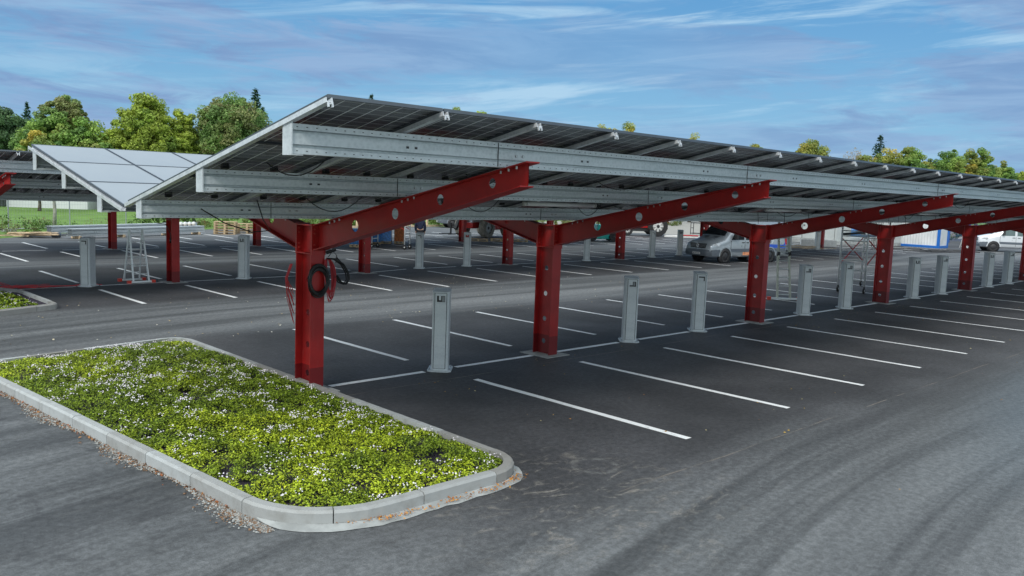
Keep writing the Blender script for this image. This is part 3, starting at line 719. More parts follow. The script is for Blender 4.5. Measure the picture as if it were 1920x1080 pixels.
def carport(root_loc, cols, x0, x1, wn_, wf, near_l, far_l, label, group, detail, dz=0, slopes=True, mod_n=1.196, mod_f=1.06):
    root = empty('solar_carport', root_loc, 0, label, 'carport', group)
    LN, LF = near_l, far_l
    cm = am = fm = bm_ = None
    for i, x in enumerate(cols):
        if cm is None:
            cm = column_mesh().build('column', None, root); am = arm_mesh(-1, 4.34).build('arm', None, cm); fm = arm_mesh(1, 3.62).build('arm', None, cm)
            b = MB(); b.box((-.30, -.36, 0), (.30, .36, .012)); bm_ = b.build('base_plate', 'apron_concrete', cm)
            if dz: cm.scale = (1, 1, (2.4 + dz) / 2.4)
            c_ = cm
        else: c_ = copy_tree(cm, root)
        yy = lerp_tab(YC2, x) - root_loc[1] if abs(root_loc[1] - 14.5) < .1 else (lerp_tab(YC3, x) - root_loc[1] if root_loc[1] > 20 else 0)
        c_.location = (x, yy, 0)
    L = x1 - x0
    py_n = [-.72, -2.35, -4.10]; py_f = [.72, 2.14, 3.5]
    for y in py_n + py_f:
        side = -1 if y < 0 else 1
        zs = .80 if abs(y) < 1 else (.87 if abs(y) < 2.5 else 1.0)
        z = PZ(y) - .045 - PH * zs - (.012 if abs(y) > 1 else .005) + dz
        p = purlin_mesh(L, side).build('purlin', 'purlin_steel', root, (x0, y, z)); p.scale = (1, 1, zs)
        b = MB(); yb = (-.012, .142) if side < 0 else (-.142, .012)
        b.box((-.012, yb[0], -.012), (0, yb[1], PH + .02)); b.box((0, yb[0], -.012), (.10, yb[0] + .006 if side > 0 else yb[1], -.004)); 
        b.build('end_cap', 'galvanised', p)
        if detail:
            xj = [x_ - .22 for x_ in cols if x_ < 30] if y != -.72 else [x_ - 1.0 for x_ in cols if x_ < 30]
            sp0 = None
            for q in xj:
                if sp0 is None:
                    b = MB(); b.mat('purlin_steel'); yf = -.004 if side < 0 else .002
                    b.box((0, yf, .088), (.62, yf + .004, .168)); b.mat('seam_dark'); b.box((-.004, yf - .001, .006), (.004, yf + .003, .25)); b.mat('bolt_steel')
                    for xx in (.26, .36): bolt(b, (xx, yf, .128), (0, side, 0), .016, .012)
                    sp0 = s_ = b.build('splice_plate', None, p)
                else: s_ = sp0.copy(); COL.objects.link(s_); s_.parent = p
                s_.location = (q - x0, 0, 0)
    # rails and modules
    for sgn, Lh, modw, n_rows in ((-1, LN, mod_n, 3), (1, LF, mod_f, 3)):
        y_in = .27 if sgn < 0 else -.13; slope = math.atan(.225 if sgn < 0 else .205); Ls = (Lh - y_in) / cos(slope); rx = (-slope if sgn < 0 else slope)
        ncol = int(L / modw); rl = Ls / n_rows
        # local frame: x along row, y up the slope, z out of the plane
        def frame_loc(x, d, sgn=sgn, y_in=y_in, slope=slope):
            y = sgn * (y_in + d * cos(slope)); return (x, y, (2.60 - .225 * y if sgn < 0 else 2.60 + .205 * (y + .15)) + dz)
        rzr = 0 if sgn > 0 else pi
        ry = slope
        first_rail = first_pan = None
        for i in range(ncol + 1):
            if i >= 99: break
            xx = x0 + i * modw
            if first_rail is None:
                b = MB(); w2 = .030
                b.box((-w2, -.02, -.044), (w2, Ls + .015, -.036)); b.box((-w2, -.02, -.036), (-w2 + .006, Ls + .015, -.004)); b.box((w2 - .006, -.02, -.036), (w2, Ls + .015, -.004))
                b.box((-w2 * .8, Ls + .012, -.085), (-w2 * .45, Ls + .03, -.040)); b.box((w2 * .45, Ls + .012, -.085), (w2 * .8, Ls + .03, -.040)); b.box((-w2 * .8, Ls + .012, -.062), (w2 * .8, Ls + .028, -.054))
                first_rail = r_ = b.build('module_rail', 'rail_aluminium', root)
            else: r_ = first_rail.copy(); COL.objects.link(r_); r_.parent = root
            r_.rotation_euler = (ry, 0, rzr); r_.location = frame_loc(xx, 0)
        made = 0; rest = MB()
        order = [(i, j) for i in range(ncol) for j in range(n_rows)]
        maxp = 50 if detail else 0
        for (i, j) in order:
            xx = x0 + i * modw; d = j * rl + .006; g = .008; pw = modw - .016; pl = rl - .016
            if sgn < 0: xx += modw
            if made < maxp:
                if first_pan is None:
                    b = MB(); b.mat('panel_frame'); t2 = .032
                    b.box((0, 0, 0), (pw, .016, t2)); b.box((0, pl - .016, 0), (pw, pl, t2)); b.box((0, .016, 0), (.016, pl - .016, t2)); b.box((pw - .016, .016, 0), (pw, pl - .016, t2))
                    fr = b.build('solar_panel', None, root)
                    b = MB(); b.add([(.016, .016, .018), (pw - .016, .016, .018), (pw - .016, pl - .016, .018), (.016, pl - .016, .018)], [(3, 2, 1, 0)])
                    b.build('cell_sheet', 'solar_cells', fr)
                    b = MB(); b.box((.016, .016, .0185), (pw - .016, pl - .016, .029)); b.build('cover_glass', 'panel_sky_sheen', fr)
                    for q_ in (.25, .72): b = MB(); b.box((pw * q_, pl * .30, -.012), (pw * q_ + .07, pl * .30 + .05, .0175)); b.build('junction_box', 'black_plastic', fr)
                    first_pan = p_ = fr
                else: p_ = copy_tree(first_pan, root)
                p_.rotation_euler = (ry, 0, rzr); lx = frame_loc(xx, d); p_.location = (lx[0] + (g if sgn > 0 else -g), lx[1], lx[2]); made += 1
            else:
                T = Matrix.Translation(frame_loc(xx, d)) @ Matrix.Rotation(rzr, 4, 'Z') @ Matrix.Rotation(ry, 4, 'X') @ Matrix.Translation((g, 0, 0))
                rest.mat('panel_frame'); rest.box((0, 0, 0), (pw, pl, .017), T) if False else None
                for a, b2 in (((0, 0, 0), (pw, .016, .032)), ((0, pl - .016, 0), (pw, pl, .032)), ((0, .016, 0), (.016, pl - .016, .032)), ((pw - .016, .016, 0), (pw, pl - .016, .032))): rest.box(a, b2, T)
                rest.mat('solar_cells_world'); rest.add([T @ Vector(v_) for v_ in ((.016, .016, .018), (pw - .016, .016, .018), (pw - .016, pl - .016, .018), (.016, pl - .016, .018))], [(3, 2, 1, 0)])
                rest.mat('panel_sky_sheen'); rest.box((.016, .016, .0185), (pw - .016, pl - .016, .029), T)
        if rest.v:
            o = rest.build('solar_panel_field', None, root); o['kind'] = 'stuff'
    return root
MATS['solar_cells_world'] = MATS['solar_cells']
NEARC = [-4.95, 0, 7.5, 15, 22.5, 30, 37.5, 45]
near = carport((0, 0, 0), NEARC, -7.56, 47.5, 0, 0, 4.66, 3.66, 'nearest long red steel carport with silver purlins and solar roof over the front bays', 'solar carports over the parking rows', True, 0)
mid = carport((0, 14.5, 0), [-6.5, -1.32, 5.4, 12.9, 20.4, 27.9, 35.4, 42.6], -11, 45, 0, 0, 4.66, 3.66, 'second solar carport behind, its roof end showing at the left edge under the trees', 'solar carports over the parking rows', True, -.22)
far_ = carport((0, 26.4, 0), [1.23, 7.9, 14.4, 20.9, 28.4], -4, 31, 0, 0, 4.66, 3.66, 'farthest solar carport, only its slim red columns visible past the second', 'solar carports over the parking rows', False, -.3)
# batten lights under the roof
def batten(x, y, L, parent):
    z = PZ(y) - .135; m = MB(); m.mat('tube_diffuser'); m.tube([(x + .05, y, z), (x + L - .05, y, z)], .034, 12)
    m.mat('plate_white'); m.tube([(x, y, z), (x + .055, y, z)], .038, 12); m.tube([(x + L - .055, y, z), (x + L, y, z)], .038, 12)
    for xx in (x + .3, x + L - .3): m.box((xx - .02, y - .01, z + .03), (xx + .02, y + .01, z + .165))
    m.build('batten_light', None, parent)
BL = [(-2.14, -1.45, 1.68), (5.1, -1.45, 1.5), (13.5, -1.45, 1.5), (21, -1.45, 1.5), (28.5, -1.45, 1.5)]
for b_ in BL: batten(*b_, near)

# cables looped under the roof (part of the carport wiring)
def sag(p0, p1, s, n=10):
    p0 = Vector(p0); p1 = Vector(p1); return [p0.lerp(p1, i / n) - Vector((0, 0, 4 * s * (i / n) * (1 - i / n))) for i in range(n + 1)]
rc = random.Random(3)
def rcable(pts, r=.006):
    m = MB(); m.tube(pts, r, 5); m.build('roof_cable', 'black_cable', near)
for i in range(26):
    x = -6.9 + i * 1.3 + rc.uniform(-.2, .2)
    y = rc.choice((-.9, -2.6, -2.7, -1.0)); z = PZ(y) - .02
    rcable(sag((x, y, z), (x + rc.uniform(.3, 1.0), y - .2, PZ(y - .2) - .02), rc.uniform(.06, .2), 8))
for i in range(16):
    y = -.72 - .03; x = 6 + i * 1.2; z = PZ(-.72) - .3
    rcable([(x, y, z + .26), (x + .01, y - .012, z + .13), (x + .05, y, z - .0)])
rcable([(-6.15, -.74, 2.74), (-6.10, -.80, 2.50), (-6.0, -.8, 2.36), (-6.25, -.79, 2.34), (-6.6, -.8, 2.45), (-6.9, -.8, 2.62)], .008)

def hanging(name, pts, r, mat, lab):
    m = MB(); m.tube(pts, r, 6); o = m.build(name, mat); return tag(o, lab, 'cable')
m = MB(); m.tube([(-2.2, 13.6, 2.2), (-2.0, 13.3, 1.75), (-1.75, 13.2, 1.72), (-1.62, 13.2, 1.45), (-1.62, 13.2, 1.3)], .012, 6); m.tube([(-1.62, 13.2, 1.32), (-1.62, 13.2, 1.18)], .024, 8)
tag(m.build('hanging_cable', 'black_cable'), 'thin black cable with a plug dangling in front of the second row', 'cable')

# ------------------------------------------------------------------ charging posts
def post_mesh_parts(variant=0):
    root = empty('charging_post'); H = 1.335
    m = MB(); hw, hd, ch = .135, .195, .045
    poly = [(-hw + ch, -hd), (hw - ch, -hd), (hw, -hd + ch), (hw, hd - ch), (hw - ch, hd), (-hw + ch, hd), (-hw, hd - ch), (-hw, -hd + ch)]
    m.mat('post_metal'); m.prism(poly, lambda p: (p[0], p[1], .02), lambda p: (p[0], p[1], H - .02 + (-.0))); m.build('housing', None, root)
    m = MB(); hp = [(p[0] * 1.06, p[1] * 1.03) for p in poly]; m.prism(hp, lambda p: (p[0], p[1], H - .0215 + 0), lambda p: (p[0], p[1], H - .008 + .012 * (p[1] / hd))); m.build('top_cap', 'post_top', root)
    m = MB(); m.mat('seam_dark'); m.box((-.101, -hd - .001, .05), (.101, -hd + .003, H - .04)); m.mat('post_metal'); m.box((-.092, -hd - .005, .056), (.092, -hd + .001, H - .046)); m.build('door_panel', None, root)
    m = MB(); m.mat('socket_black'); x0_, x1_ = -.062, .070; z0_, z1_ = H - .185, H - .085
    m.box((x0_, -hd - .008, z0_), (x1_, -hd - .0045, z1_)); m.mat('post_metal' if variant != 2 else 'red_paint')
    if variant == 0: m.box((-.030, -hd - .012, z0_ + .030), (.004, -hd - .0075, z1_ + .002)); m.mat('socket_glass'); m.box((.018, -hd - .010, z0_ + .006), (.064, -hd - .0075, z1_ - .006))
    elif variant == 1: m.box((-.065, -hd - .012, z0_ + .028), (.0, -hd - .0075, z1_ + .003)); m.mat('socket_glass'); m.box((.010, -hd - .010, z0_ + .02), (.05, -hd - .0075, z1_ - .01))
    elif variant == 2: m.box((-.055, -hd - .010, z0_ + .006), (.063, -hd - .0075, z1_ - .006)); m.mat('post_metal'); m.box((-.01, -hd - .012, z0_ + .05), (.01, -hd - .0095, z1_))
    else: m.box((-.064, -hd - .012, z0_ - .002), (.045, -hd - .0075, z1_ - .028))
    m.build('socket_recess', None, root)
    m = MB(); bp_ = [(p[0] * 1.45, p[1] * 1.28) for p in poly]; m.mat('galvanised'); m.prism(bp_, lambda p: (p[0], p[1], 0), lambda p: (p[0], p[1], .022))
    m.mat('bolt_steel')
    for sx in (-1, 1):
        for sy in (-1, 1): bolt(m, (sx * .165, sy * .13, .022), (0, 0, 1), .011, .03)
    m.build('base_flange', None, root)
    return root
PV = [post_mesh_parts(v) for v in range(4)]; used = set()
def post(x, y, lab, group, v=0):
    if v not in used: o = PV[v]; used.add(v)
    else: o = copy_tree(PV[v])
    o.location = (x, y, .004); o.rotation_euler = (0, 0, -radians(46) + R.uniform(-.03, .03)); tag(o, lab, 'charging post', group)
g1 = 'grey charging posts along the front centre line'
post(-2.5, 0, 'grey charging post standing alone left of the second front red column', g1, 0)
post(2.5, 0, 'grey charging post right of the second front red column, its top edge notched', g1, 1)
post(5, 0, 'grey charging post just left of the third front red column', g1, 3)
post(10, 0, 'grey charging post just right of the leaning ladder', g1, 1)
post(12.5, 0, 'grey charging post standing in front of the rolling scaffold', g1, 1)
post(17.5, 0, 'grey charging post just right of the fourth front red column', g1, 0)
post(20, 0, 'grey charging post just left of the fifth front red column', g1, 1)
post(25, 0, 'grey charging post just right of the fifth front red column', g1, 0)
post(27.5, 0, 'farthest grey charging post of the front line, near the right edge', g1, 1)
g2 = 'grey charging posts along the second centre line'
post(-3.66, 13.70, 'grey charging post left of the stepladder by the red cables', g2, 3)
post(.9, 13.82, 'grey charging post behind and left of the first front red column', g2, 0)
post(8.27, 14.5, 'grey charging post in front of the person in navy', g2, 3)
post(10.67, 14.54, 'grey charging post with a red patch in its window before the telehandler', g2, 2)
post(17.95, 14.6, 'grey charging post in front of the teal machine', g2, 0)
post(23.3, 14.9, 'grey charging post before the red tractor', g2, 3)
post(26.4, 15.4, 'grey charging post immediately left of the silver van', g2, 0)
post(38.6, 15.6, 'grey charging post before the grey cabin, left of the far red column', g2, 3)
post(41.9, 15.3, 'grey charging post in front of the grey cabin, right of the far red column', g2, 0)

# ------------------------------------------------------------------ cables on the first column and at the left
def coil(name, c, rad, rz, turns, r, mat, lab, seed, squash=1.25, tilt=0.0, axis='x'):
    rr = random.Random(seed); m = MB()
    for t2 in range(turns):
        a0 = rr.uniform(0, 6.28); dr = rr.uniform(.82, 1.08); dx, dz_ = rr.uniform(-.03, .03), rr.uniform(-.035, .02); pts = []
        for i in range(29):
            a = a0 + 2 * pi * i / 28; u = cos(a) * rad * dr + rr.uniform(-.004, .004); v = sin(a) * rad * squash * dr
            pts.append(Vector((c[0] + u * cos(rz) + dx * sin(rz), c[1] + u * sin(rz) - dx, c[2] + v + dz_)))
        m.tube(pts, r, 6, False)
    o = m.build(name, mat); return tag(o, lab, 'cable')
coil('cable_coil', (-4.97, -.27, 1.62), .135, radians(-12), 16, .009, 'black_cable', 'thick coil of black cable hung on the first front red column', 4, 1.5)
m = MB(); rr = random.Random(8)
for i in range(16):
    a = rr.uniform(-.03, .03); w_ = rr.uniform(.05, .13); L_ = rr.uniform(.45, .62); x_ = -4.80 + a; pts = []
    for j in range(25):
        t2 = 2 * pi * j / 24; pts.append((x_ + sin(t2) * w_ * (.5 if sin(t2) < 0 else 1.0), -.25 + .04 * cos(t2) + a, 1.93 - L_ / 2 + cos(t2) * L_ / 2))
    m.tube(pts, .006, 5, False)
tag(m.build('cable_coil', 'red_cable'), 'loops of thin red cable hung beside the black coil on the first front column', 'cable')
m = MB()
m.tube([(-4.80, -.24, 1.95), (-4.74, -.25, 2.03), (-4.67, -.25, 1.97), (-4.69, -.26, 1.86)], .006, 5)
for dx in (0, .03, .05): m.tube([(-4.84, -.26, 1.93), (-4.74 + dx, -.28, 1.92), (-4.62 + dx, -.28, 1.84), (-4.54 + dx, -.28, 1.72), (-4.52 + dx, -.28, 1.62), (-4.57 + dx, -.28, 1.55), (-4.65 + dx, -.27, 1.58), (-4.72 + dx, -.27, 1.68)], .011, 6)
m.tube([(-4.70, -.28, 1.93), (-4.60, -.28, 1.84)], .024, 8); m.tube([(-4.84, -.25, 2.01), (-4.70, -.26, 2.05)], .024, 8)
tag(m.build('cable_loop', 'black_cable'), 'stiff black cable ends with grey sleeves curling right of the first front column', 'cable')
m = MB()
for i in range(9):
    d_ = rr.uniform(-.02, .02); L_ = rr.uniform(.3, .9)
    m.tube([(-5.12 + d_, .22, 1.82), (-5.20 + d_, .22, 1.62), (-5.17 + d_, .22, 1.82 - L_ * .6), (-5.08 + d_ * .5, .22, 1.82 - L_), ], .005, 5)
tag(m.build('cable_coil', 'red_cable'), 'thin red wires hanging down the back left side of the first front column', 'cable')
# left edge: black hanging bundle, red wires down to a heap on the ground
m = MB()
for q in ((0, 0), (.04, .02), (-.05, .01)):
    m.tube([(-6.60 + q[0], 13.6, 2.05), (-6.30 + q[0], 13.6, 1.98), (-6.12 + q[0], 13.6, 1.86), (-6.05, 13.6, 1.6 + q[1])], .018, 6)
m.tube([(-6.35, 13.6, 2.0), (-6.22, 13.6, 1.85), (-6.18, 13.6, 1.55)], .028, 8); m.tube([(-6.18, 13.6, 1.6), (-6.17, 13.6, 1.35)], .034, 8)
tag(m.build('cable_bundle', 'black_cable'), 'black cable bundle hanging in the air at the left edge', 'cable')
m = MB()
for i in range(5):
    d_ = rr.uniform(-.05, .05)
    m.tube([(-6.17, 13.6, 1.4), (-6.25 + d_, 13.6, 1.0), (-6.2 + d_, 13.62, .6), (-5.9 + d_, 13.65, .25), (-5.45 + d_ * 3, 13.7, .03)], .005, 5)
tag(m.build('red_wire', 'red_cable'), 'thin red wires drooping from the black bundle to the ground at the left', 'cable')
m = MB()
for i in range(46):
    x_ = rr.uniform(-7.4, -5.1); y_ = 13.75 + rr.uniform(-.25, .25); pts = []
    a = rr.uniform(-.25, .25); L_ = rr.uniform(.5, 1.6)
    for j in range(9): pts.append((x_ + L_ * (j / 8 - .5), y_ + a * j / 8 + rr.uniform(-.04, .04), .02 + rr.uniform(0, .07)))
    m.tube(pts, .007, 5)
for i in range(6):
    pts = [(-5.3 + .28 * j + rr.uniform(-.05, .05), 13.8 + rr.uniform(-.10, .10), .015 + rr.uniform(0, .03)) for j in range(8)]; m.tube(pts, .006, 5)
tag(m.build('cable_heap', 'red_cable'), 'tangle of red cable lying on the ground at the left edge', 'cable')

# ------------------------------------------------------------------ ladders and scaffolds
def bar(m, a, b, r, n=6): m.tube([a, b], r, n)
def stepladder(loc, rz, H, lab, h1_mat='ladder_rail', feet='ladder_feet_red', spread=.55, second=True, tilt=None, wtop=.30, wbot=.42, nr=8, ext=True):
    root = empty('stepladder', loc, rz, lab, 'ladder')
    ext = .12
    def leg(name, yb, yt, zt, w0, w1, rungs):
        m = MB(); m.mat(h1_mat)
        for s_ in (-1, 1): m.beam((s_ * w0 / 2, yb, .04), (s_ * w1 / 2, yt, zt), .03, .065, (0, 1, .2))
        m.mat('aluminium')
        for i in range(1, rungs + 1):
            t2 = i / (rungs + .6); w_ = w0 + (w1 - w0) * t2; y = yb + (yt - yb) * t2; z = .04 + (zt - .04) * t2; bar(m, (-w_ / 2, y, z), (w_ / 2, y, z), .015)
        m.mat('aluminium'); m.box((-w0 / 2 - ext, yb - .03, .015), (w0 / 2 + ext, yb + .03, .065))
        o = m.build(name, None, root)
        for s_ in (-1, 1): f_ = MB(); f_.box((s_ * (w0 / 2 + ext) - .05, yb - .05, 0), (s_ * (w0 / 2 + ext) + .05, yb + .05, .085)); f_.build('rubber_foot', feet, o)
    leg('ladder_section', -spread / 2, 0, H, wbot, wtop, nr)
    if second: leg('ladder_section', spread / 2, .02, H, wbot, wtop, nr)
    return root
stepladder((-2.20, 14.2, 0), radians(2), 1.52, 'aluminium folding ladder standing between the left charging post and a red column', 'aluminium', spread=.66, wbot=.44, wtop=.36, nr=6)
lad = empty('leaning_ladder', (12.6, 1.95, 0), radians(-42), 'weathered aluminium ladder with red feet right of the third front red column', 'ladder')
for q, (za, zb, yo, w_) in enumerate(((0.05, 1.55, 0, .40), (1.25, 2.75, -.05, .34))):
    m = MB(); m.mat('ladder_rail')
    for s_ in (-1, 1): m.beam((s_ * w_ / 2, yo + .22 * za, za), (s_ * (w_ / 2 - .03), yo + .22 * zb, zb), .045, .08, (0, 1, .2))
    m.mat('aluminium'); n_ = 6
    for i in range(n_):
        z = za + .12 + (zb - za - .15) * i / (n_ - 1) * .95; bar(m, (-w_ / 2, yo + .22 * z, z), (w_ / 2, yo + .22 * z, z), .020)
    if q == 0:
        m.box((-.46, -.03, .02), (.46, .03, .075)); m.mat('machine_dark')
    else:
        m.mat('machine_dark')
        for s_ in (-1, 1): m.tube([(s_ * w_ / 2 - .03, .26, 1.4), (s_ * w_ / 2 + .03, .26, 1.4)], .07, 10)
    sec = m.build('ladder_section', None, lad)
    if q == 0:
        for s_ in (-1, 1):
            f_ = MB(); f_.box((s_ * .46 - .05, -.05, 0), (s_ * .46 + .05, .05, .10)); f_.build('rubber_foot', 'ladder_feet_red', sec)
def caster(m, p, r=.10):
    x, y, z = p; m.mat('machine_dark'); m.tube([(x, y, z + r * 2.6), (x, y, z + r * 1.7)], .022, 8); m.box((x - .02, y - .035, z + r), (x + .02, y + .035, z + r * 1.8))
    m.mat('rubber'); m.tube([(x - .025, y, z + r), (x + .025, y, z + r)], r, 14); m.mat('hub_silver'); m.tube([(x - .027, y, z + r), (x + .027, y, z + r)], r * .4, 10)
def scaffold(loc, rz, W, L, H, lab, deck, step=.33, kcol='brace_red'):
    root = empty('rolling_scaffold', loc, rz, lab, 'scaffold')
    for y in (0, L):
        m = MB(); m.mat('aluminium')
        for x in (0, W): bar(m, (x, y, .24), (x, y, H), .031, 8)
        n_ = int((H - .45) / step)
        for i in range(n_ + 1): bar(m, (0, y, .45 + i * step), (W, y, .45 + i * step), .022)
        m.build('end_frame', None, root)
    m = MB(); m.mat(kcol)
    for x in (0, W):
        bar(m, (x, 0, .95), (x, L, 1.85), .02); bar(m, (x, L, .95), (x, 0, 1.85), .02)
    m.build('diagonal_brace', None, root)
    m = MB(); m.mat('aluminium')
    for x in (0, W): bar(m, (x, 0, H - .4), (x, L, H - .4), .02); bar(m, (x, 0, H - .05), (x, L, H - .05), .02)
    m.build('guard_rail', None, root)
    m = MB(); m.mat('aluminium'); m.box((.03, .03, deck), (W - .03, L - .03, deck + .02)); m.mat('machine_dark'); m.box((.0, .03, deck + .03), (.025, L - .03, deck + .12)); m.build('platform', None, root)
    for x in (0, W):
        for y in (0, L):
            m = MB(); caster(m, (x, y, 0)); m.build('caster', None, root)
    return root
scaffold((16.9, 2.25, 0), radians(-80), .85, 3.1, 3.1, 'tall rolling aluminium scaffold with red diagonal braces behind the fourth row of posts', 1.9)
scaffold((13.65, 22.65, 0), radians(33), .75, 1.7, 2.3, 'smaller aluminium scaffold tower beside the person and blue wrapped pallets', 1.35)

# ------------------------------------------------------------------ vehicles
def wheel(parent, x, y, r, wd, out, hub='hub_silver', tyre='rubber', tread=False, rimr=.62):
    m = MB(); m.mat(tyre); n = 28; m.smooth = True
    prof = [(rimr * r, -wd / 2), (.93 * r, -wd / 2), (r, -wd * .36), (r, wd * .36), (.93 * r, wd / 2), (rimr * r, wd / 2)]
    rings = []
    for j in range(n):
        a = 2 * pi * j / n; k_ = 1.0
        if tread: k_ = 1.0 if j % 2 else .955
        rings.append([(x + cos(a) * p[0] * (k_ if p[0] > .95 * r else 1), y + p[1], r + sin(a) * p[0] * (k_ if p[0] > .95 * r else 1)) for p in prof])
    np_ = len(prof); vs = [p for r_ in rings for p in r_]
    m.smooth = not tread
    m.add(vs, [(j * np_ + i, j * np_ + (i + 1) % np_, ((j + 1) % n) * np_ + (i + 1) % np_, ((j + 1) % n) * np_ + i) for j in range(n) for i in range(np_)])
    m.smooth = False; t_o = m.build('tyre', None, parent)
    m = MB(); m.mat(hub); yo = y + out * wd * .32
    m.tube([(x, y - out * wd * .3, r), (x, yo - out * .03, r)], rimr * r * 1.01, 20); 
    for j in range(8):
        a = 2 * pi * j / 8; m.beam((x + cos(a) * rimr * r * .2, yo, r + sin(a) * rimr * r * .2), (x + cos(a) * rimr * r * .95, yo, r + sin(a) * rimr * r * .95), .05 * r / .33, .02, (0, 1, 0))
    m.mat('machine_dark'); m.tube([(x, yo - .01, r), (x, yo + out * .035, r)], .16 * r, 12); m.build('rim', None, parent)
def wheel_part(root, *a, **k_):
    e = bpy.data.objects.new('wheel', None); COL.objects.link(e); e.parent = root; wheel(e, *a, **k_)
def loft_body(st):
    """st: list of (x, zb, zbelt, ztop, wb, wbelt, wtop)"""
    m = MB(); rings = []
    for x, zb, zm, zt, wb, wm_, wt in st:
        half = [(wb * .90, zb), (wb, zb + .10), (wb * 1.01, (zb + zm) / 2), (wm_, zm), ((wm_ + wt) / 2 + .01, (zm * .45 + zt * .55)), (wt, zt - .10), (wt - .12, zt - .02), (0, zt + .01)]
        rings.append([(x, -y, z) for y, z in half] + [(x, y, z) for y, z in half[::-1][1:]])
    m.smooth = True; n = len(rings[0])
    m.rings(rings); m.smooth = False; return m
def van(loc, rz, lab, flat=False, silver=True, decal=True, name='van'):
    root = empty(name, loc, rz, lab, 'flatbed truck' if flat else 'van')
    paint = 'silver_paint' if silver else 'white_van_paint'
    W = .96; end = -3.55 if flat else -5.75     # x=0 at the front bumper, body runs to -x
    st = [(-.02, .42, .80, .98, .80, .80, .62), (-.10, .33, .82, 1.06, .90, .88, .74), (-.45, .30, .92, 1.16, W, .95, .80), (-.95, .30, 1.02, 1.30, W, .96, .84), (-1.15, .30, 1.06, 1.42, W, .965, .82),
          (-1.60, .30, 1.10, 1.88, W, .97, .78), (-2.00, .30, 1.12, 2.20, W, .97, .76), (-2.35, .30, 1.12, 2.30, W, .97, .78), (end + .25, .30, 1.12, 2.33, W, .97, .80), (end, .32, 1.12, 2.25, W - .03, .94, .76)]
    b = loft_body(st).build('body', paint, root)
    # glazing: wraps the windscreen slope, sits just proud of the body
    m = MB(); n_ = 6; vs = []
    for x, z, wv in ((-1.13, 1.40, .74), (-1.60, 1.885, .68), (-2.00, 2.205, .62)):
        for j in range(n_ + 1): y = -wv + 2 * wv * j / n_; vs.append((x + .025 , y, z + .022 - .03 * abs(y / wv) ** 4))
    m.smooth = True; m.add(vs, [(a * (n_ + 1) + j, a * (n_ + 1) + j + 1, (a + 1) * (n_ + 1) + j + 1, (a + 1) * (n_ + 1) + j) for a in range(2) for j in range(n_)]); m.build('windscreen', 'glass_dark', root)
    wins = [((-1.42, 1.20), (-2.35, 1.20), (-2.35, 1.95), (-2.02, 1.97)), ((-2.50, 1.20), (-3.42 if flat else -3.35, 1.20), (-3.42 if flat else -3.35, 1.95), (-2.50, 1.95))]
    if not flat: wins += [((-3.50, 1.22), (-5.1, 1.22), (-5.1, 1.95), (-3.50, 1.95))]
    for s_ in (-1, 1):
        for wi, q in enumerate(wins):
            if decal and wi == 2: continue
            m = MB(); vs = []
            for x, z in q:
                t2 = (z - 1.12) / (2.2 - 1.12); yw = .985 - .17 * t2; vs += [(x, s_ * (yw + .002), z), (x, s_ * (yw - .06), z)]
            m.add(vs, [(0, 2, 4, 6), (0, 1, 3, 2), (2, 3, 5, 4), (4, 5, 7, 6), (6, 7, 1, 0)]); m.build('side_window', 'glass_side' if flat else 'glass_dark', root)
        m = MB(); m.mat('grey_bumper'); m.box((end + .1, min(s_ * .95, s_ * .985), .58), (-1.35, max(s_ * .95, s_ * .985), .74)); m.build('side_trim', None, root)
        m = MB(); m.mat('machine_dark')
        for xx in (-1.38, -2.43, -3.46):
            if xx > end + .1: m.box((xx - .006, min(s_ * .9, s_ * .985), .42), (xx + .006, max(s_ * .9, s_ * .9795), 1.15))
        m.build('door_gap', None, root)
        m = MB(); m.mat('machine_dark')
        for xx in (-2.28, -2.62): m.box((xx - .09, min(s_ * .96, s_ * 1.0), 1.04), (xx + .09, max(s_ * .96, s_ * 1.0), 1.075))
        m.build('door_handle', None, root)
        m = MB(); m.mat('machine_dark'); m.box((-1.62, min(s_ * .98, s_ * 1.12), 1.30), (-1.52, max(s_ * .98, s_ * 1.12), 1.34)); m.box((-1.64, min(s_ * 1.05, s_ * 1.22), 1.25), (-1.52, max(s_ * 1.05, s_ * 1.22), 1.58)); m.build('mirror', None, root)
        m = MB(); m.mat('headlight'); hl = [(-.06, .86), (-.02, .78), (-.10, .70), (-.52, .86), (-.62, 1.02), (-.30, 1.0)]
        vs = [(x, s_ * (.80 if x > -.12 else (.93 if x > -.4 else .975)), z) for x, z in hl] + [(x - .05, s_ * .6, z) for x, z in hl]; n = len(hl)
        m.add(vs, [tuple(range(n))] + [(i, (i + 1) % n, n + (i + 1) % n, n + i) for i in range(n)]); m.build('headlight', None, root)
        for xx in (-.98, -4.42 if not flat else -4.45):
            m = MB(); m.mat('machine_dark'); m.tube([(xx, s_ * .80, .36), (xx, s_ * .982, .36)], .42, 24)
            m.mat(paint); pts = []
            ring_o = [(xx + cos(a) * .47, .36 + sin(a) * .47) for a in [pi * i / 14 for i in range(15)]]; ring_i = [(xx + cos(a) * .415, .36 + sin(a) * .415) for a in [pi * i / 14 for i in range(15)]]
            poly = ring_o + ring_i[::-1]; vs = [(x, s_ * .94, z) for x, z in poly] + [(x, s_ * 1.0, z) for x, z in poly]; n = len(poly)
            m.add(vs, [(n + i, n + i + 1, n + 28 - i, n + 29 - i) for i in range(14)] + [(i, (i + 1) % n, n + (i + 1) % n, n + i) for i in range(n)])
            if flat and xx < -3: pass
            m.build('wheel_arch', None, root)
            wheel_part(root, xx, s_ * .87, .345, .23, s_)
    m = MB(); m.mat('grey_bumper')
    sec = [(-.16, .34), (.06, .36), (.09, .50), (.05, .66), (-.16, .70)]
    rings = []
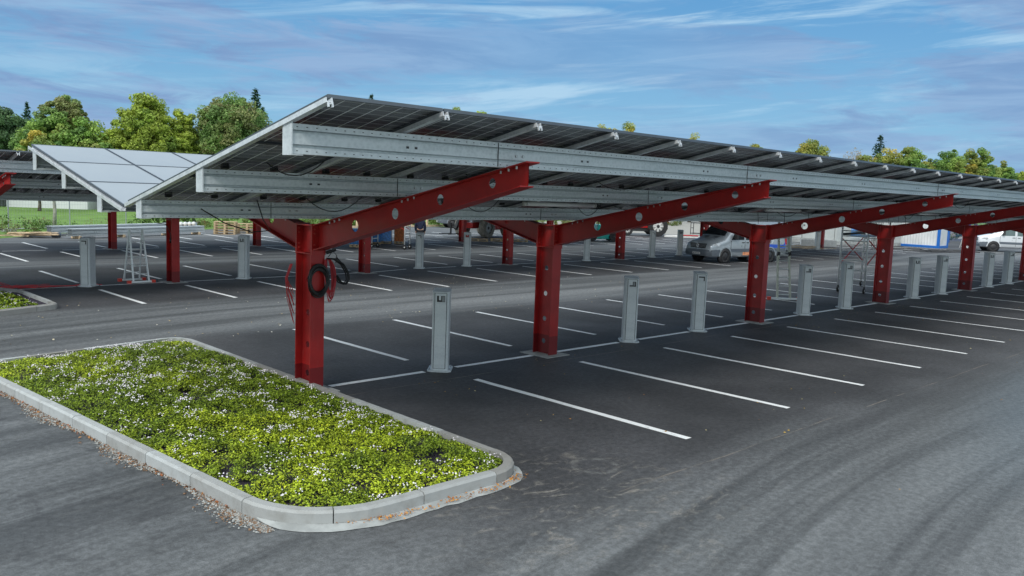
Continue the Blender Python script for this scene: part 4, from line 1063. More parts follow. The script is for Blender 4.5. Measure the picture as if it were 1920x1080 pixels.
    for y, dx in ((-.99, -.42), (-.93, -.14), (-.6, -.01), (0, .03), (.6, -.01), (.93, -.14), (.99, -.42)): rings.append([(x + dx, y, z) for x, z in sec])
    m.rings(rings); m.build('front_bumper', None, root)
    m = MB(); m.mat('black_plastic'); gl = [(-.50, .74), (.50, .74), (.58, .98), (-.58, .98)]
    m.prism(gl, lambda p: (-.12, p[0], p[1]), lambda p: (.022 - .04 * (p[1] - .74) / .24, p[0], p[1])); m.mat('hub_silver')
    for z in (.80, .865, .93): m.box((-.02, -.52, z), (.027 - .04 * (z - .74) / .24, .52, z + .012))
    m.build('grille', None, root)
    # round three-pointed badge
    m = MB(); m.mat('chrome'); ring = [(.045, .085 * cos(2 * pi * i / 20), .865 + .085 * sin(2 * pi * i / 20)) for i in range(21)]; m.tube(ring, .010, 6, False)
    for j in range(3):
        a = pi / 2 + j * 2 * pi / 3; m.beam((.045, 0, .865), (.045, .08 * cos(a), .865 + .08 * sin(a)), .022, .014, (1, 0, 0))
    m.build('badge', None, root)
    m = MB(); m.mat('plate_white'); m.box((.10, -.26, .42), (.118, .26, .53)); m.mat('machine_dark')
    for i in range(8):
        if i not in (2, 5): m.box((.1185, -.20 + i * .05, .445), (.1195, -.175 + i * .05, .505))
    m.build('number_plate', None, root)
    m = MB(); m.mat('black_plastic'); m.box((-1.05, -.5, 1.345), (-.80, -.2, 1.352)) ; m.box((-1.05, .2, 1.345), (-.80, .5, 1.352)); m.build('bonnet_vent', None, root)
    if decal:
        for s_ in (-1, 1):
            m = MB(); m.mat('graphic_blue'); q = [(-3.75, .80), (-5.65, .76), (-5.65, 1.92), (-3.95, 1.92)]
            def yy(z): return .985 - .17 * max(0, (z - 1.12)) / 1.08
            m.add([(x, s_ * (yy(z) + .004), z) for x, z in q] + [(x, s_ * (yy(z) - .03), z) for x, z in q], [(0, 1, 2, 3), (4, 7, 6, 5), (0, 4, 5, 1), (1, 5, 6, 2), (2, 6, 7, 3), (3, 7, 4, 0)])
            m.mat('graphic_white')
            for (a, b2) in (((-3.8, 1.0), (-4.7, 1.88)), ((-4.1, 1.75), (-5.2, 1.15)), ((-4.5, .98), (-5.15, 1.8)), ((-3.95, 1.35), (-4.6, 1.15))):
                m.beam((a[0], s_ * (yy(a[1]) + .008), a[1]), (b2[0], s_ * (yy(b2[1]) + .008), b2[1]), .03, .006, (0, 1, 0))
            m.build('side_graphic', None, root)
        m = MB(); m.mat('orange_flash'); m.box((-2.9, -.977, .40), (-2.3, -.96, .56)); m.box((-2.9, .96, .40), (-2.3, .977, .56)); m.build('orange_flash', None, root)
        m = MB(); m.mat('tail_light')
        for s_ in (-1, 1): m.box((end - .015, min(s_ * .80, s_ * .95), .95), (end + .12, max(s_ * .80, s_ * .955), 1.55))
        m.build('tail_light', None, root)
    if flat:
        m = MB(); m.mat('machine_dark'); m.box((-6.6, -.45, .42), (-3.5, .45, .62)); m.mat('pale_timber'); m.box((-6.5, -1.03, .52), (-3.78, -.99, .86)); m.box((-6.5, .99, .52), (-3.78, 1.03, .86)); m.build('chassis', None, root)
        m = MB(); m.mat('aluminium'); m.box((-6.75, -1.03, .90), (-3.66, 1.03, .98)); m.build('load_bed', None, root)
        for s_ in (-1, 1):
            m = MB(); m.mat('white_paint_plain'); m.box((-6.75, min(s_ * 1.0, s_ * 1.04), .985), (-3.70, max(s_ * 1.0, s_ * 1.04), 1.36)); m.mat('seam_dark'); m.box((-6.7, min(s_ * 1.0, s_ * 1.043), 1.14), (-3.74, max(s_ * 1.0, s_ * 1.043), 1.15)); m.build('drop_side', None, root)
        m = MB(); m.mat('aluminium')
        for y in (-1.0, 1.0): m.box((-3.72, y - .03, .98), (-3.66, y + .03, 2.1))
        for z in (1.5, 1.8, 2.07): m.box((-3.71, -.97, z), (-3.67, .97, z + .04))
        m.build('headboard', None, root)
    return root
# front of the silver van points to -x; near side wheel at (24.28, 11.18)
hd = atan2(.62, -3.37)
sc_ = .93
v1 = van((24.28 + cos(hd) * .95 * sc_ + sin(hd) * -.90 * sc_ , 11.18 + sin(hd) * .95 * sc_ + .90 * sc_ * 1.0, 0), hd, 'silver panel van with blue side graphic parked in the lane behind the third column')
v1.scale = (sc_, sc_, sc_)
v2 = van((57.5, 10.6, 0), radians(122), 'white crew cab flatbed truck with pallets on its bed at the right edge', flat=True, silver=False, decal=False, name='flatbed_truck')
v3 = van((31.9, 42.6, 0), pi - radians(28), 'silver van far back, mostly hidden behind the telehandler wheels', silver=True, decal=False)

def pallet(m, x, y, z, L=1.2, W=.8, mt='pallet_wood'):
    m.mat(mt)
    for i in range(5): m.box((x - L / 2, y - W / 2 + i * (W - .1) / 4, z + .115), (x + L / 2, y - W / 2 + i * (W - .1) / 4 + .1, z + .138))
    for xx in (-L / 2, -.05, L / 2 - .1):
        for yy in (-W / 2, -.05, W / 2 - .1): m.box((x + xx, y + yy, z + .023), (x + xx + .1, y + yy + .1, z + .115))
    for yy in (-W / 2, -.05, W / 2 - .1): m.box((x - L / 2, y + yy, z), (x + L / 2, y + yy + .1, z + .022))
def pallet_obj(x, y, z, rz, lab, group, L=1.2, W=.8):
    m = MB(); pallet(m, 0, 0, 0, L, W); o = m.build('pallet', None, loc=(x, y, z), rot=(0, 0, rz)); return tag(o, lab, 'pallet', group)
for i in range(4): pallet_obj(60.1 + .03 * i, 6.5, .99 + .145 * i, radians(32), 'wooden pallet stacked on the bed of the white flatbed truck', 'pallets on the flatbed', 1.1, 1.2)
gp = 'wooden pallets stacked behind the first row'
for i in range(5): pallet_obj(10.6, 35.6, .145 * i, radians(-35) + R.uniform(-.04, .04), 'wooden pallet in the tall left stack behind the first red column', gp)
for i in range(4): pallet_obj(12.2, 36.1, .145 * i, radians(-35) + R.uniform(-.05, .05), 'wooden pallet in the right stack behind the first red column', gp)
for i in range(2): pallet_obj(9.6, 38.6, .145 * i, radians(-32), 'wooden pallet in the low stack with white sacks on top', gp)
m = MB()
for i in range(4): m.tube([(9.1 + .3 * i, 38.3 + .1 * i, .40), (9.3 + .3 * i, 38.7 + .1 * i, .42)], [.10, .13], 8)
tag(m.build('sack', 'plank_white'), 'row of white sacks lying on the low pallet stack', 'sacks')
for i, (x, y) in enumerate(((22.6, 27.3), (24.1, 26.9), (25.2, 26.5))): pallet_obj(x, y, 0, radians(-40), 'wooden pallet lying flat under the telehandler wheels, %s of three' % ('left', 'middle', 'right')[i], 'pallets before the telehandler')

# telehandler: big treaded wheels, red chassis, pale cab and boom
th = empty('telehandler', (26.3, 30.75, 0), radians(14), 'telehandler with big dusty wheels and red chassis behind the second row', 'telehandler')
TH_S = 1.0
for (x, y) in ((-1.25, -.95), (1.25, -.95), (-1.25, .95), (1.25, .95)):
    wheel_part(th, x, y, .66, .42, -1 if y < 0 else 1, 'rim_grey', 'tyre_dusty', True, .56)
m = MB(); m.mat('red_machine'); m.box((-2.2, -.50, .62), (2.3, .50, .98)); m.box((-.54, -.90, .52), (-.03, -.5, .98)); m.box((.03, -.90, .52), (.54, -.5, .98)); m.build('chassis', None, th, bevel=.03)
m = MB(); m.mat('machine_light'); m.box((-.9, -.35, .99), (2.4, .45, 1.42)); m.box((-2.35, -.95, 1.42), (-.75, .95, 1.50)); m.box((.8, -.95, 1.40), (2.2, .95, 1.48)); m.build('bonnet', None, th, bevel=.03)
m = MB(); m.mat('machine_dark'); m.prism([(-.9, 1.45), (.55, 1.45), (.45, 2.35), (-.55, 2.35)], lambda p: (p[0], -.95, p[1]), lambda p: (p[0], -.15, p[1])); m.build('cab', None, th, bevel=.04)
m = MB(); m.mat('glass_side'); m.prism([(-.78, 1.55), (.42, 1.55), (.34, 2.25), (-.46, 2.25)], lambda p: (p[0], -.962, p[1]), lambda p: (p[0], -.945, p[1])); m.build('cab_window', None, th)
m = MB(); m.mat('red_machine'); m.beam((2.3, .25, 1.65), (-2.6, .25, 1.25), .26, .30); m.mat('machine_dark'); m.beam((-2.6, .25, 1.25), (-3.0, .25, .55), .2, .2); m.build('boom', None, th)
m = MB(); m.mat('machine_dark')
for y in (-.1, .6): m.box((-4.2, y - .05, .25), (-3.0, y + .05, .30)); m.box((-3.05, y - .05, .25), (-3.0, y + .05, .95))
m.build('fork', None, th)

# teal compact tracked loader / machine
te = empty('compact_loader', (31.9, 25.5, 0), radians(-35), 'small teal machine behind the second front red column', 'loader')
for (x, y) in ((-.75, -.62), (.75, -.62), (-.75, .62), (.75, .62)): wheel_part(te, x, y, .33, .22, -1 if y < 0 else 1, 'machine_dark', 'rubber', True, .5)
m = MB(); m.mat('teal_machine'); m.prism([(-.45, .16), (1.05, .16), (1.25, .85), (1.0, 1.10), (-.35, 1.10)], lambda p: (p[0], -.48, p[1]), lambda p: (p[0], .48, p[1])); m.build('engine_cover', None, te, bevel=.04)
m = MB(); m.mat('machine_dark'); m.box((-1.25, -.45, .30), (-.30, .45, .62))
for x in (-1.1, -.35):
    for y in (-.43, .43): bar(m, (x, y, .6), (x + .05, y, 2.0), .03)
m.box((-1.15, -.48, 2.0), (-.25, .48, 2.06)); m.build('cab_frame', None, te)
m = MB(); m.mat('machine_dark'); m.prism([(-1.95, .08), (-1.3, .08), (-1.3, .62), (-1.45, .62)], lambda p: (p[0], -.7, p[1]), lambda p: (p[0], .7, p[1])); m.build('bucket', None, te)

# red tractor-like lift machine and bits of fencing beside it
tr_ = empty('red_tractor', (42.4, 30.2, 0), radians(-38), 'red tractor with white hub wheels beyond the second row', 'tractor')
for (x, y, r) in ((-1.3, -.75, .44), (-1.3, .75, .44), (1.1, -.85, .80), (1.1, .85, .80)): wheel_part(tr_, x, y, r, .36, -1 if y < 0 else 1, 'plate_white', 'rubber', True, .55)
m = MB(); m.mat('red_machine'); m.prism([(-1.9, .62), (.9, .62), (1.1, 1.15), (.2, 1.42), (-1.7, 1.30), (-1.95, 1.0)], lambda p: (p[0], -.38, p[1]), lambda p: (p[0], .38, p[1])); m.build('bonnet', None, tr_, bevel=.05)
m = MB(); m.mat('machine_dark'); m.box((-1.6, -.28, .35), (1.5, .28, .65)); m.mat('plate_white')
for x in (.15, 1.35):
    for y in (-.55, .55): bar(m, (x, y, 1.1), (x, y, 2.25), .035)
m.box((.05, -.62, 2.25), (1.45, .62, 2.33)); m.build('cab_frame', None, tr_)
m = MB(); m.mat('red_machine')
for y in (-.85, .85):
    arc = [(1.1 + .88 * cos(a), .80 + .88 * sin(a)) for a in [radians(20 + 14 * i) for i in range(11)]]
    for a, b2 in zip(arc, arc[1:]): m.add([(a[0], y - .2, a[1]), (a[0], y + .2, a[1]), (b2[0], y + .2, b2[1]), (b2[0], y - .2, b2[1]), (a[0], y - .2, a[1] + .03), (a[0], y + .2, a[1] + .03), (b2[0], y + .2, b2[1] + .03), (b2[0], y - .2, b2[1] + .03)], [(0, 3, 2, 1), (4, 5, 6, 7), (0, 1, 5, 4), (2, 3, 7, 6)])
m.build('mudguard', None, tr_)

m = MB(); m.mat('plank_white')
for i in range(5): m.box((-1.6 + .04 * i, -.35 + .17 * i, .0 + .04 * (i % 2)), (1.5 - .1 * i, -.20 + .17 * i, .10 + .04 * (i % 2)))
m.mat('brace_red'); m.box((-.2, -.30, .142), (1.1, .10, .20))
tag(m.build('barrier_boards', None, loc=(44.5, 27.6, 0), rot=(0, 0, radians(-42))), 'pile of white and red barrier boards lying beyond the second row', 'boards')
m = MB(); m.mat('machine_dark')
for s_ in (0, .9):
    for x in (0, .8): bar(m, (x, s_, 0), (x, s_, 1.0), .03)
    for z in (.1, .55, 1.0): bar(m, (0, s_, z), (.8, s_, z), .03)
for x in (0, .8):
    for z in (.1, 1.0): bar(m, (x, 0, z), (x, .9, z), .03)
tag(m.build('steel_rack', None, loc=(50.5, 30.0, 0), rot=(0, 0, .3)), 'dark open steel rack standing on the gravel beyond the tractor', 'rack')
m = MB(); m.mat('machine_light'); m.box((-.25, -.25, .0), (.25, .25, .5)); m.mat('machine_dark'); bar(m, (0, 0, .5), (-.9, 0, 3.0), .06, 8); bar(m, (-.1, 0, .5), (-1.1, 0, 3.0), .04, 8); m.box((.3, -.2, .4), (.9, .2, .95))
tag(m.build('drill_rig', None, loc=(50.4, 24.6, 0), rot=(0, 0, -.8)), 'grey hydraulic mast with hoses beyond the silver van', 'machine')

# ------------------------------------------------------------------ blue wrapped pallets, orange heap
def wrapped(x, y, rz, sx, sy, sz, mat, lab):
    root = empty('wrapped_load', (x, y, 0), rz, lab, 'wrapped load'); m = MB(); pallet(m, 0, 0, 0, sx, sy); m.build('pallet', None, root)
    m = MB(); rr2 = random.Random(int(x * 10)); rings = []
    for i in range(6):
        z = .14 + sz * i / 5; k_ = 1 - .03 * (i == 5) + rr2.uniform(-.015, .015); rings.append([(k_ * a * sx / 2, k_ * b * sy / 2, z + rr2.uniform(-.01, .01)) for a, b in ((-1, -1), (0, -1.02), (1, -1), (1.02, 0), (1, 1), (0, 1.02), (-1, 1), (-1.02, 0))])
    m.rings(rings); m.build('wrapped_bundle', mat, root, bevel=.02)
wrapped(12.3, 24.9, radians(-40), .5, .6, .75, 'blue_deep', 'small turquoise wrapped load left of the third second-row column')
wrapped(14.35, 26.4, radians(-40), .85, .9, 1.05, 'blue_deep', 'dark blue wrapped load on a pallet beside the bright blue one')
wrapped(15.35, 26.9, radians(-40), .95, .9, 1.25, 'blue_wrap', 'bright blue wrapped load, tallest of the blue pallets by the scaffold')
wrapped(16.2, 26.5, radians(-40), .55, .8, 1.0, 'orange_wrap', 'orange and brown wrapped load right of the blue pallets')

# ------------------------------------------------------------------ timber, steel bundles, containers, sheds
m = MB(); rr = random.Random(2)
for i in range(15):
    a = rr.uniform(-.35, .35); L_ = rr.uniform(.7, 1.9); x_ = rr.uniform(-.4, .5); y_ = rr.uniform(-.5, .5); z = .06 + .045 * (i // 4)
    m.beam((x_ - L_ / 2, y_ - a, z + rr.uniform(0, .03)), (x_ + L_ / 2, y_ + a, z + rr.uniform(0, .1)), .14, .05)
tag(m.build('timber_pile', 'pale_timber', loc=(.15, 34.3, 0), rot=(0, 0, radians(-30))), 'untidy pile of pale timber boards on the kerb at the far left', 'timber')
m = MB(); m.tube([(1.05, 33.9, .13), (1.35, 33.7, .13)], .13, 12); tag(m.build('plastic_pipe', 'grey_bumper'), 'short dark blue grey plastic pipe at the end of the timber pile', 'pipe')
def steel_bundle(p0, p1, z, lab):
    p0 = Vector(p0); p1 = Vector(p1); d = p1 - p0; L = d.length; root = empty('steel_bundle', (p0.x, p0.y, 0), atan2(d.y, d.x), lab, 'steel bundle', 'galvanised steel bundles on the asphalt')
    for i in range(3):
        p = purlin_mesh(L, -1).build('purlin', 'purlin_steel', root, (0, i * .15, z + .0)); p.scale = (1, 1, 1.35)
    for x in (.4, L * .35, L * .7, L - .4): m = MB(); m.mat('pale_timber'); m.box((x - .05, -.08, 0), (x + .05, .55, z - .002)); m.build('timber_bearer', None, root)
steel_bundle((1.55, 32.6), (9.3, 35.5), .13, 'front bundle of long galvanised steel profiles lying on timbers behind the stepladder')
steel_bundle((1.35, 35.1), (10.5, 39.2), .13, 'rear bundle of long galvanised steel profiles, further from the stepladder')

def container(loc, rz, L, W, H, lab, frame='container_blue', wall='container_wall', doors=False, skirt=True, cat='container', name='site_container'):
    root = empty(name, loc, rz, lab, cat); m = MB(); m.mat(wall); m.box((.06, .06, .16), (L - .06, W - .06, H - .12)); m.build('wall', None, root)
    m = MB(); m.mat(frame)
    for x in (0, L - .18):
        for y in (0, W - .18): m.box((x, y, .181), (x + .18, y + .18, H - .181))
    for z in (0, H - .18):
        m.box((0, 0, z), (L, .17, z + .18)); m.box((0, W - .17, z), (L, W, z + .18)); m.box((0, .17, z), (.17, W - .17, z + .18)); m.box((L - .17, .17, z), (L, W - .17, z + .18))
    m.build('frame', None, root)
    m = MB(); m.box((.17, .17, H - .10), (L - .17, W - .17, H - .04)); m.build('roof', 'cabinet_grey', root)
    if doors:
        m = MB(); m.mat('cabinet_grey'); m.box((-.02, .5, .22), (.055, 1.4, H - .35)); m.mat('machine_dark'); m.box((-.05, 1.2, 1.0), (-.02, 1.32, 1.06)); m.build('door', None, root)
    return root
c1 = container((56.1, 12.65, 0), radians(0), 1.95, 6.0, 2.6, 'white site container with a blue frame between the fourth and fifth columns')
def cabinet(loc, rz, L, W, H, lab):
    root = empty('technical_cabin', loc, rz, lab, 'cabin'); m = MB(); m.mat('cabinet_grey'); m.box((0, 0, .25), (L, W, H)); m.build('wall', None, root)
    m = MB(); m.mat('apron_concrete'); m.box((-.04, -.04, 0), (L + .04, W + .04, .249)); m.build('plinth', None, root)
    m = MB(); m.mat('building_white'); m.box((-.12, -.12, H), (L + .12, W + .12, H + .12)); m.build('roof', None, root)
    n = max(1, int(W / 1.3)); w_ = (W - .3) / n
    for i in range(n):
        m = MB(); y0_ = .15 + i * w_; m.mat('seam_dark'); m.box((-.006, y0_ + .01, .30), (.0, y0_ + w_ - .01, H - .12)); m.mat('cabinet_grey'); m.box((-.030, y0_ + .035, .325), (-.006, y0_ + w_ - .035, H - .145)); m.mat('machine_dark'); m.box((-.07, y0_ + w_ - .22, 1.3), (-.03, y0_ + w_ - .10, 1.38)); m.build('door', None, root)
    return root
cabinet((50.2, 17.9, 0), radians(-6), 3.0, 7.2, 2.55, 'long grey technical cabin with doors behind the far red column')
cabinet((54.6, 15.6, 0), radians(-4), 2.2, 2.6, 2.45, 'small grey cabin standing left of the white and blue container')
m = MB(); m.mat('machine_dark')
for i in range(7): bar(m, (0, .13 * i, 0), (0, .13 * i, 2.4), .02)
m.mat('pale_timber'); m.box((-.1, 1.1, 1.2), (.0, 1.6, 2.1)); m.mat('blue_wrap'); m.box((-.1, 1.75, .9), (.0, 2.5, 2.2)); m.mat('machine_light'); m.box((-.3, 1.0, .6), (.2, 2.6, .75))
tag(m.build('cable_rack', None, loc=(46.2, 12.9, 0), rot=(0, 0, -.3)), 'rack of dark rods with blue and tan sheets seen through the tall scaffold', 'rack')
m = MB(); m.mat('machine_dark'); rr = random.Random(6)
for i in range(10):
    x_, y_ = rr.uniform(-2, 3), rr.uniform(-1.2, 1.2); m.tube([(x_ + .6 * j, y_ + rr.uniform(-.2, .2), .03 + rr.uniform(0, .05)) for j in range(6)], .035, 6)
tag(m.build('hose', None, loc=(49.5, 11.9, 0), rot=(0, 0, -.5)), 'black hoses lying on the ground before the grey cabin', 'hose')
m = MB(); m.mat('pale_timber'); rr = random.Random(9)
for i in range(14):
    x_, y_ = rr.uniform(-1.6, 2), rr.uniform(-.6, .6); a = rr.uniform(-.6, .6); m.beam((x_ - .6, y_ - a, .05), (x_ + .6, y_ + a, .05 + rr.uniform(0, .22)), .12, .03)
tag(m.build('timber_offcuts', None, loc=(41.3, 16.2, 0), rot=(0, 0, -.7)), 'loose timber offcuts around the base of the far red column', 'timber')
m = MB(); m.mat('plank_white'); m.box((-1.2, -.15, .05), (1.2, .15, .50)); m.box((-1.1, .3, 0), (1.0, .6, .4)); tag(m.build('insulation_block', None, loc=(45.5, 17.0, 0), rot=(0, 0, -.9)), 'white foam blocks lying before the grey cabin', 'blocks')
tr1 = empty('trestle', (60.6, 12.3, 0), .2, 'white folding trestle right of the blue framed container', 'trestle')
m = MB(); m.mat('plank_white')
for x in (-.6, .6):
    bar(m, (x - .3, -.3, 0), (x, 0, 1.2), .035); bar(m, (x + .3, .3, 0), (x, 0, 1.2), .035); bar(m, (x - .18, -.18, .5), (x + .18, .18, .5), .03)
m.build('leg_frame', None, tr1); m = MB(); m.mat('plank_white'); m.box((-.8, -.06, 1.2), (.8, .06, 1.28)); m.build('top_bar', None, tr1)

# construction fence panels at the left
def fence_panel(p0, p1, H, lab, gate=False):
    p0 = Vector(p0); p1 = Vector(p1); d = p1 - p0; L = d.length; root = empty('site_fence_panel', (p0.x, p0.y, 0), atan2(d.y, d.x), lab, 'fence', 'wire mesh site fence panels')
    m = MB()
    for x in (0, L): bar(m, (x, 0, .05), (x, 0, H), .035)
    for z in (.12, H): bar(m, (0, 0, z), (L, 0, z), .028)
    m.build('tube_frame', 'fence_wire', root); m = MB(); n = int(L / .16)
    for i in range(1, n): m.box((L * i / n - .003, -.003, .12), (L * i / n + .003, .003, H))
    for i in range(1, 7): m.box((0, -.004, H * i / 7), (L, .004, H * i / 7 + .006))
    m.build('wire_mesh', 'fence_wire', root); m = MB(); m.box((-.35, -.12, 0), (.35, .12, .14)); m.build('foot_block', 'concrete_foot', root)
FP = [(-6.6, 36.2), (-3.1, 37.6), (.4, 39.0), (3.75, 40.4), (7.2, 41.6)]
FN = ['leftmost', 'second', 'third', 'rightmost']
for i in range(4): fence_panel(FP[i], FP[i + 1], 1.95, 'grey wire mesh site fence panel behind the timber pile, %s of the four' % FN[i])

# low timber kerb rail with posts in front of the hedge (middle)
rt_ = empty('timber_rail', (26.9, 42.4, 0), radians(10), 'low pale timber edging with short posts before the hedge', 'railing')
m = MB(); m.box((-4, -.06, 0), (9, .06, .14)); m.build('board', 'pale_timber', rt_)
for x in (-3.2, -1.0, .8, 2.6, 4.5):
    m = MB(); m.box((x - .06, .061, 0), (x + .06, .18, .95)); m.build('post', 'pale_timber', rt_)

# site sign boards / blue framed fence far behind the van
for i, (x, y) in enumerate(((76, 50), (80, 48), (84, 46))):
    root = empty('blue_fence_panel', (x, y, 0), radians(-28), 'blue framed fence panel beyond the gravel yard, %s of three' % ('left', 'middle', 'right')[i], 'fence', 'blue framed fence panels')
    m = MB(); m.box((0, -.05, 0), (.14, .05, 2.4)); m.box((3.9, -.05, 0), (4.04, .05, 2.4)); m.box((.14, -.04, 2.2), (3.9, .04, 2.32)); m.build('frame', 'post_blue', root)
    m = MB(); m.box((.14, -.02, 1.3), (3.9, .02, 2.2)); m.build('board', 'building_white', root)
for i in range(7):
    x = 66 + i * 3.6; y = 17.0 - i * .5
    root = empty('dark_fence_panel', (x, y, 0), radians(-8), 'tall green mesh fence panel right of the container, number %s from the left' % ('one', 'two', 'three', 'four', 'five', 'six', 'seven')[i], 'fence', 'green mesh fence panels')
    m = MB()
    for xx in (0, 3.5): m.box((xx, -.03, 0), (xx + .06, .03, 2.6))
    for j in range(1, 24): m.box((.06 + 3.44 * j / 24, -.004, .1), (.066 + 3.44 * j / 24, .004, 2.5))
    for j in range(1, 8): m.box((.06, -.004, .32 * j), (3.5, .004, .32 * j + .012))
    m.build('mesh', 'post_blue', root)

# ------------------------------------------------------------------ buildings far left
def building(loc, rz, L, D, H, lab, wall='building_white', wins=(), roofm='building_grey', doors=()):
    root = empty('industrial_building', loc, rz, lab, 'building'); m = MB(); m.mat(wall); m.box((0, 0, -1), (L, D, H)); m.build('wall', None, root)
    m = MB(); m.box((-.15, -.15, H), (L + .15, D + .15, H + .22)); m.build('roof', roofm, root)
    for (x0_, x1_, z0_, z1_) in wins:
        m = MB(); m.mat('building_grey'); m.box((x0_ - .08, -.05, z0_ - .08), (x1_ + .08, -.001, z1_ + .08)); w_ = m.build('window', None, root)
        m = MB(); m.mat('building_glass'); m.box((x0_, -.07, z0_), (x1_, -.051, z1_)); m.build('pane', None, w_)
    for (x0_, x1_, z1_) in doors:
        m = MB(); m.mat('door_green'); m.box((x0_, -.06, -.5), (x1_, -.001, z1_)); m.build('door', None, root)
B0 = radians(-40)
building((-2, 84, 0), B0, 11.8, 14, 4.4, 'grey glazed hall with dark windows at the far left', 'building_grey', [(1 + 2.1 * i, 2.7 + 2.1 * i, .2, 2.4) for i in range(5)])
building((9.3, 77.5, 0), B0, 7.2, 12, 4.6, 'long white hall with a plain wall behind the site fence', 'building_white', [(1.0, 6.5, 1.2, 1.75)])
building((16.2, 71.6, 0), B0, 6.5, 12, 4.6, 'white hall with green door edges beside the plain white hall', 'building_white', [(3.0, 4.2, .6, 1.5), (5.0, 6.0, .6, 1.5)], doors=((.15, .4, 2.0), (1.9, 2.2, 2.0)))

# ------------------------------------------------------------------ trees
def crown_clumps(rx, rz_, n, seed, shape='round'):
    rs = np.random.RandomState(seed); P = []
    while len(P) < n:
        p = rs.uniform(-1, 1, 3)
        if np.linalg.norm(p) > 1 or np.linalg.norm(p) < .35: continue
        if shape == 'cone' and hypot(p[0], p[1]) > (1 - (p[2] + 1) / 2) * 1.0 + .12: continue
        if shape == 'egg' and p[2] > 0 and hypot(p[0], p[1]) > 1.0 - .62 * p[2]: continue
        P.append(p * (rx, rx, rz_))
    return np.array(P)
def tree_parts(name, H, r, seed, cols, dens=1.0, shape='round', leaf=.20, trunk_h=None, bark='bark', gaps=1.0):
    """crown mesh + trunk mesh with origin at the trunk foot"""
    rs = np.random.RandomState(seed); th_ = trunk_h if trunk_h is not None else H * .28
    rz_ = (H - th_) / 2; cz = th_ + rz_ * .98
    ncl = int(230 * dens * max(.35, min(1.6, (r * r * rz_ / 60.) ** .5 + .25))); cl = crown_clumps(r * .86, rz_ * .90, ncl, seed, shape)
    # bushy lobes: uneven outline
    lobe = 1 + .16 * np.sin(np.arctan2(cl[:, 1], cl[:, 0]) * 3 + seed) + .10 * np.sin(cl[:, 2] * 2.1 + seed * 2)
    cl[:, :2] *= lobe[:, None]
    per = int(150 * gaps); cr = rs.uniform(.05, .15, ncl)[:, None] * (r + rz_) * .75
    d = rs.normal(size=(ncl, per, 3)); d /= np.linalg.norm(d, axis=2, keepdims=True); rad = rs.uniform(.45, 1.0, (ncl, per, 1)) ** .6
    C_ = cl[:, None, :] + d * rad * cr[:, :, None] * np.array([1, 1, .72]); C_[..., 2] += cz
    N_ = d + rs.normal(size=d.shape) * .5 + np.array([0, 0, .35])
    ca = np.array(cols, float); wts = vn = rs.rand(ncl) ; hue = np.clip(.5 + .55 * np.sin(cl[:, 0] * 1.3 + seed) * np.cos(cl[:, 2] * 1.1 + cl[:, 1]) + (wts - .5) * .55, 0, .999) * (len(ca) - 1); i0 = hue.astype(int); fr = (hue - i0)[:, None]
    cc = ca[i0] * (1 - fr) + ca[i0 + 1] * fr; br = rs.uniform(.62, 1.30, (ncl, 1)); cc = (cc * .88 + .020) * (br * .5 + .52) * 2.05
    col = cc[:, None, :] * rs.uniform(.65, 1.35, (ncl, per, 1))
    V, F = leaf_quads(C_.reshape(-1, 3), N_.reshape(-1, 3), rs.uniform(.5, 1.3, ncl * per) * leaf * .62, .7)
    cm_ = fastmesh('crown', V, F, 'leaf_cover', np.clip(col.reshape(-1, 3), 0, 1))
    m = MB(); tr0 = max(.10, H * .018); m.tube([(0, 0, -.1), (.05, .02, th_ * .6), (.0, .05, th_ + rz_ * .4), (.04, 0, th_ + rz_ * 1.5)], [tr0 * 1.3, tr0, tr0 * .7, tr0 * .2], 8)
    for i in range(0, min(26, ncl), 1):
        e = cl[i] * .85; m.tube([(0, 0, th_ + rz_ * rs.uniform(.1, .9)), (e[0] * .45, e[1] * .45, cz + e[2] * .35 - .2), (e[0], e[1], cz + e[2])], [tr0 * .45, tr0 * .25, tr0 * .08], 5)
    return cm_, m, bark
def tree(name, x, y, ztop, r, seed, cols, lab, **kw):
    root = empty(name, (x, y, 0), 0, lab, 'tree'); cm_, m, bark = tree_parts(name, ztop, r, seed, cols, **kw)
    link('crown', cm_, root); m.build('trunk', bark, root); return root
def conifer(x, y, H, r, seed, lab, col=((.018, .05, .03), (.035, .08, .045))):
    root = empty('conifer', (x, y, 0), 0, lab, 'tree'); rs = np.random.RandomState(seed); Cs = []; Ns = []
    nl = int(H * 2.4)
    for i in range(nl):
        t2 = i / nl; z = H * (.10 + .90 * t2); rr_ = r * (1 - t2) ** .85 + .05; nb = 9
        for b in range(nb):
            a = rs.uniform(0, 2 * pi); L_ = rr_ * rs.uniform(.7, 1.15); q = max(4, int(34 * L_ / r)); s_ = rs.rand(q) ** .7
            Cs.append(np.stack([np.cos(a) * s_ * L_, np.sin(a) * s_ * L_, z - s_ * L_ * .30 + rs.normal(size=q) * .14], -1) + rs.normal(size=(q, 3)) * .10 * L_ ** .5)
            Ns.append(np.tile([0, 0, 1.0], (q, 1)) + rs.normal(size=(q, 3)) * .4)
    C_ = np.concatenate(Cs); N_ = np.concatenate(Ns); c0, c1_ = np.array(col[0]), np.array(col[1]); cc = (c0 + (c1_ - c0) * rs.rand(len(C_), 1)) * 1.7
    V, F = leaf_quads(C_, N_, rs.uniform(.14, .30, len(C_)), .5); link('crown', fastmesh('crown', V, F, 'leaf_cover', cc), root)
    m = MB(); m.tube([(0, 0, -.1), (0, 0, H * .97)], [H * .016, .02], 8); m.build('trunk', 'bark', root)
G_DARK = [(.022, .060, .014), (.045, .10, .020), (.030, .075, .018)]
G_MID = [(.050, .115, .014), (.095, .18, .020), (.12, .19, .022), (.15, .17, .03)]
G_YEL = [(.10, .16, .014), (.19, .24, .016), (.14, .19, .016)]
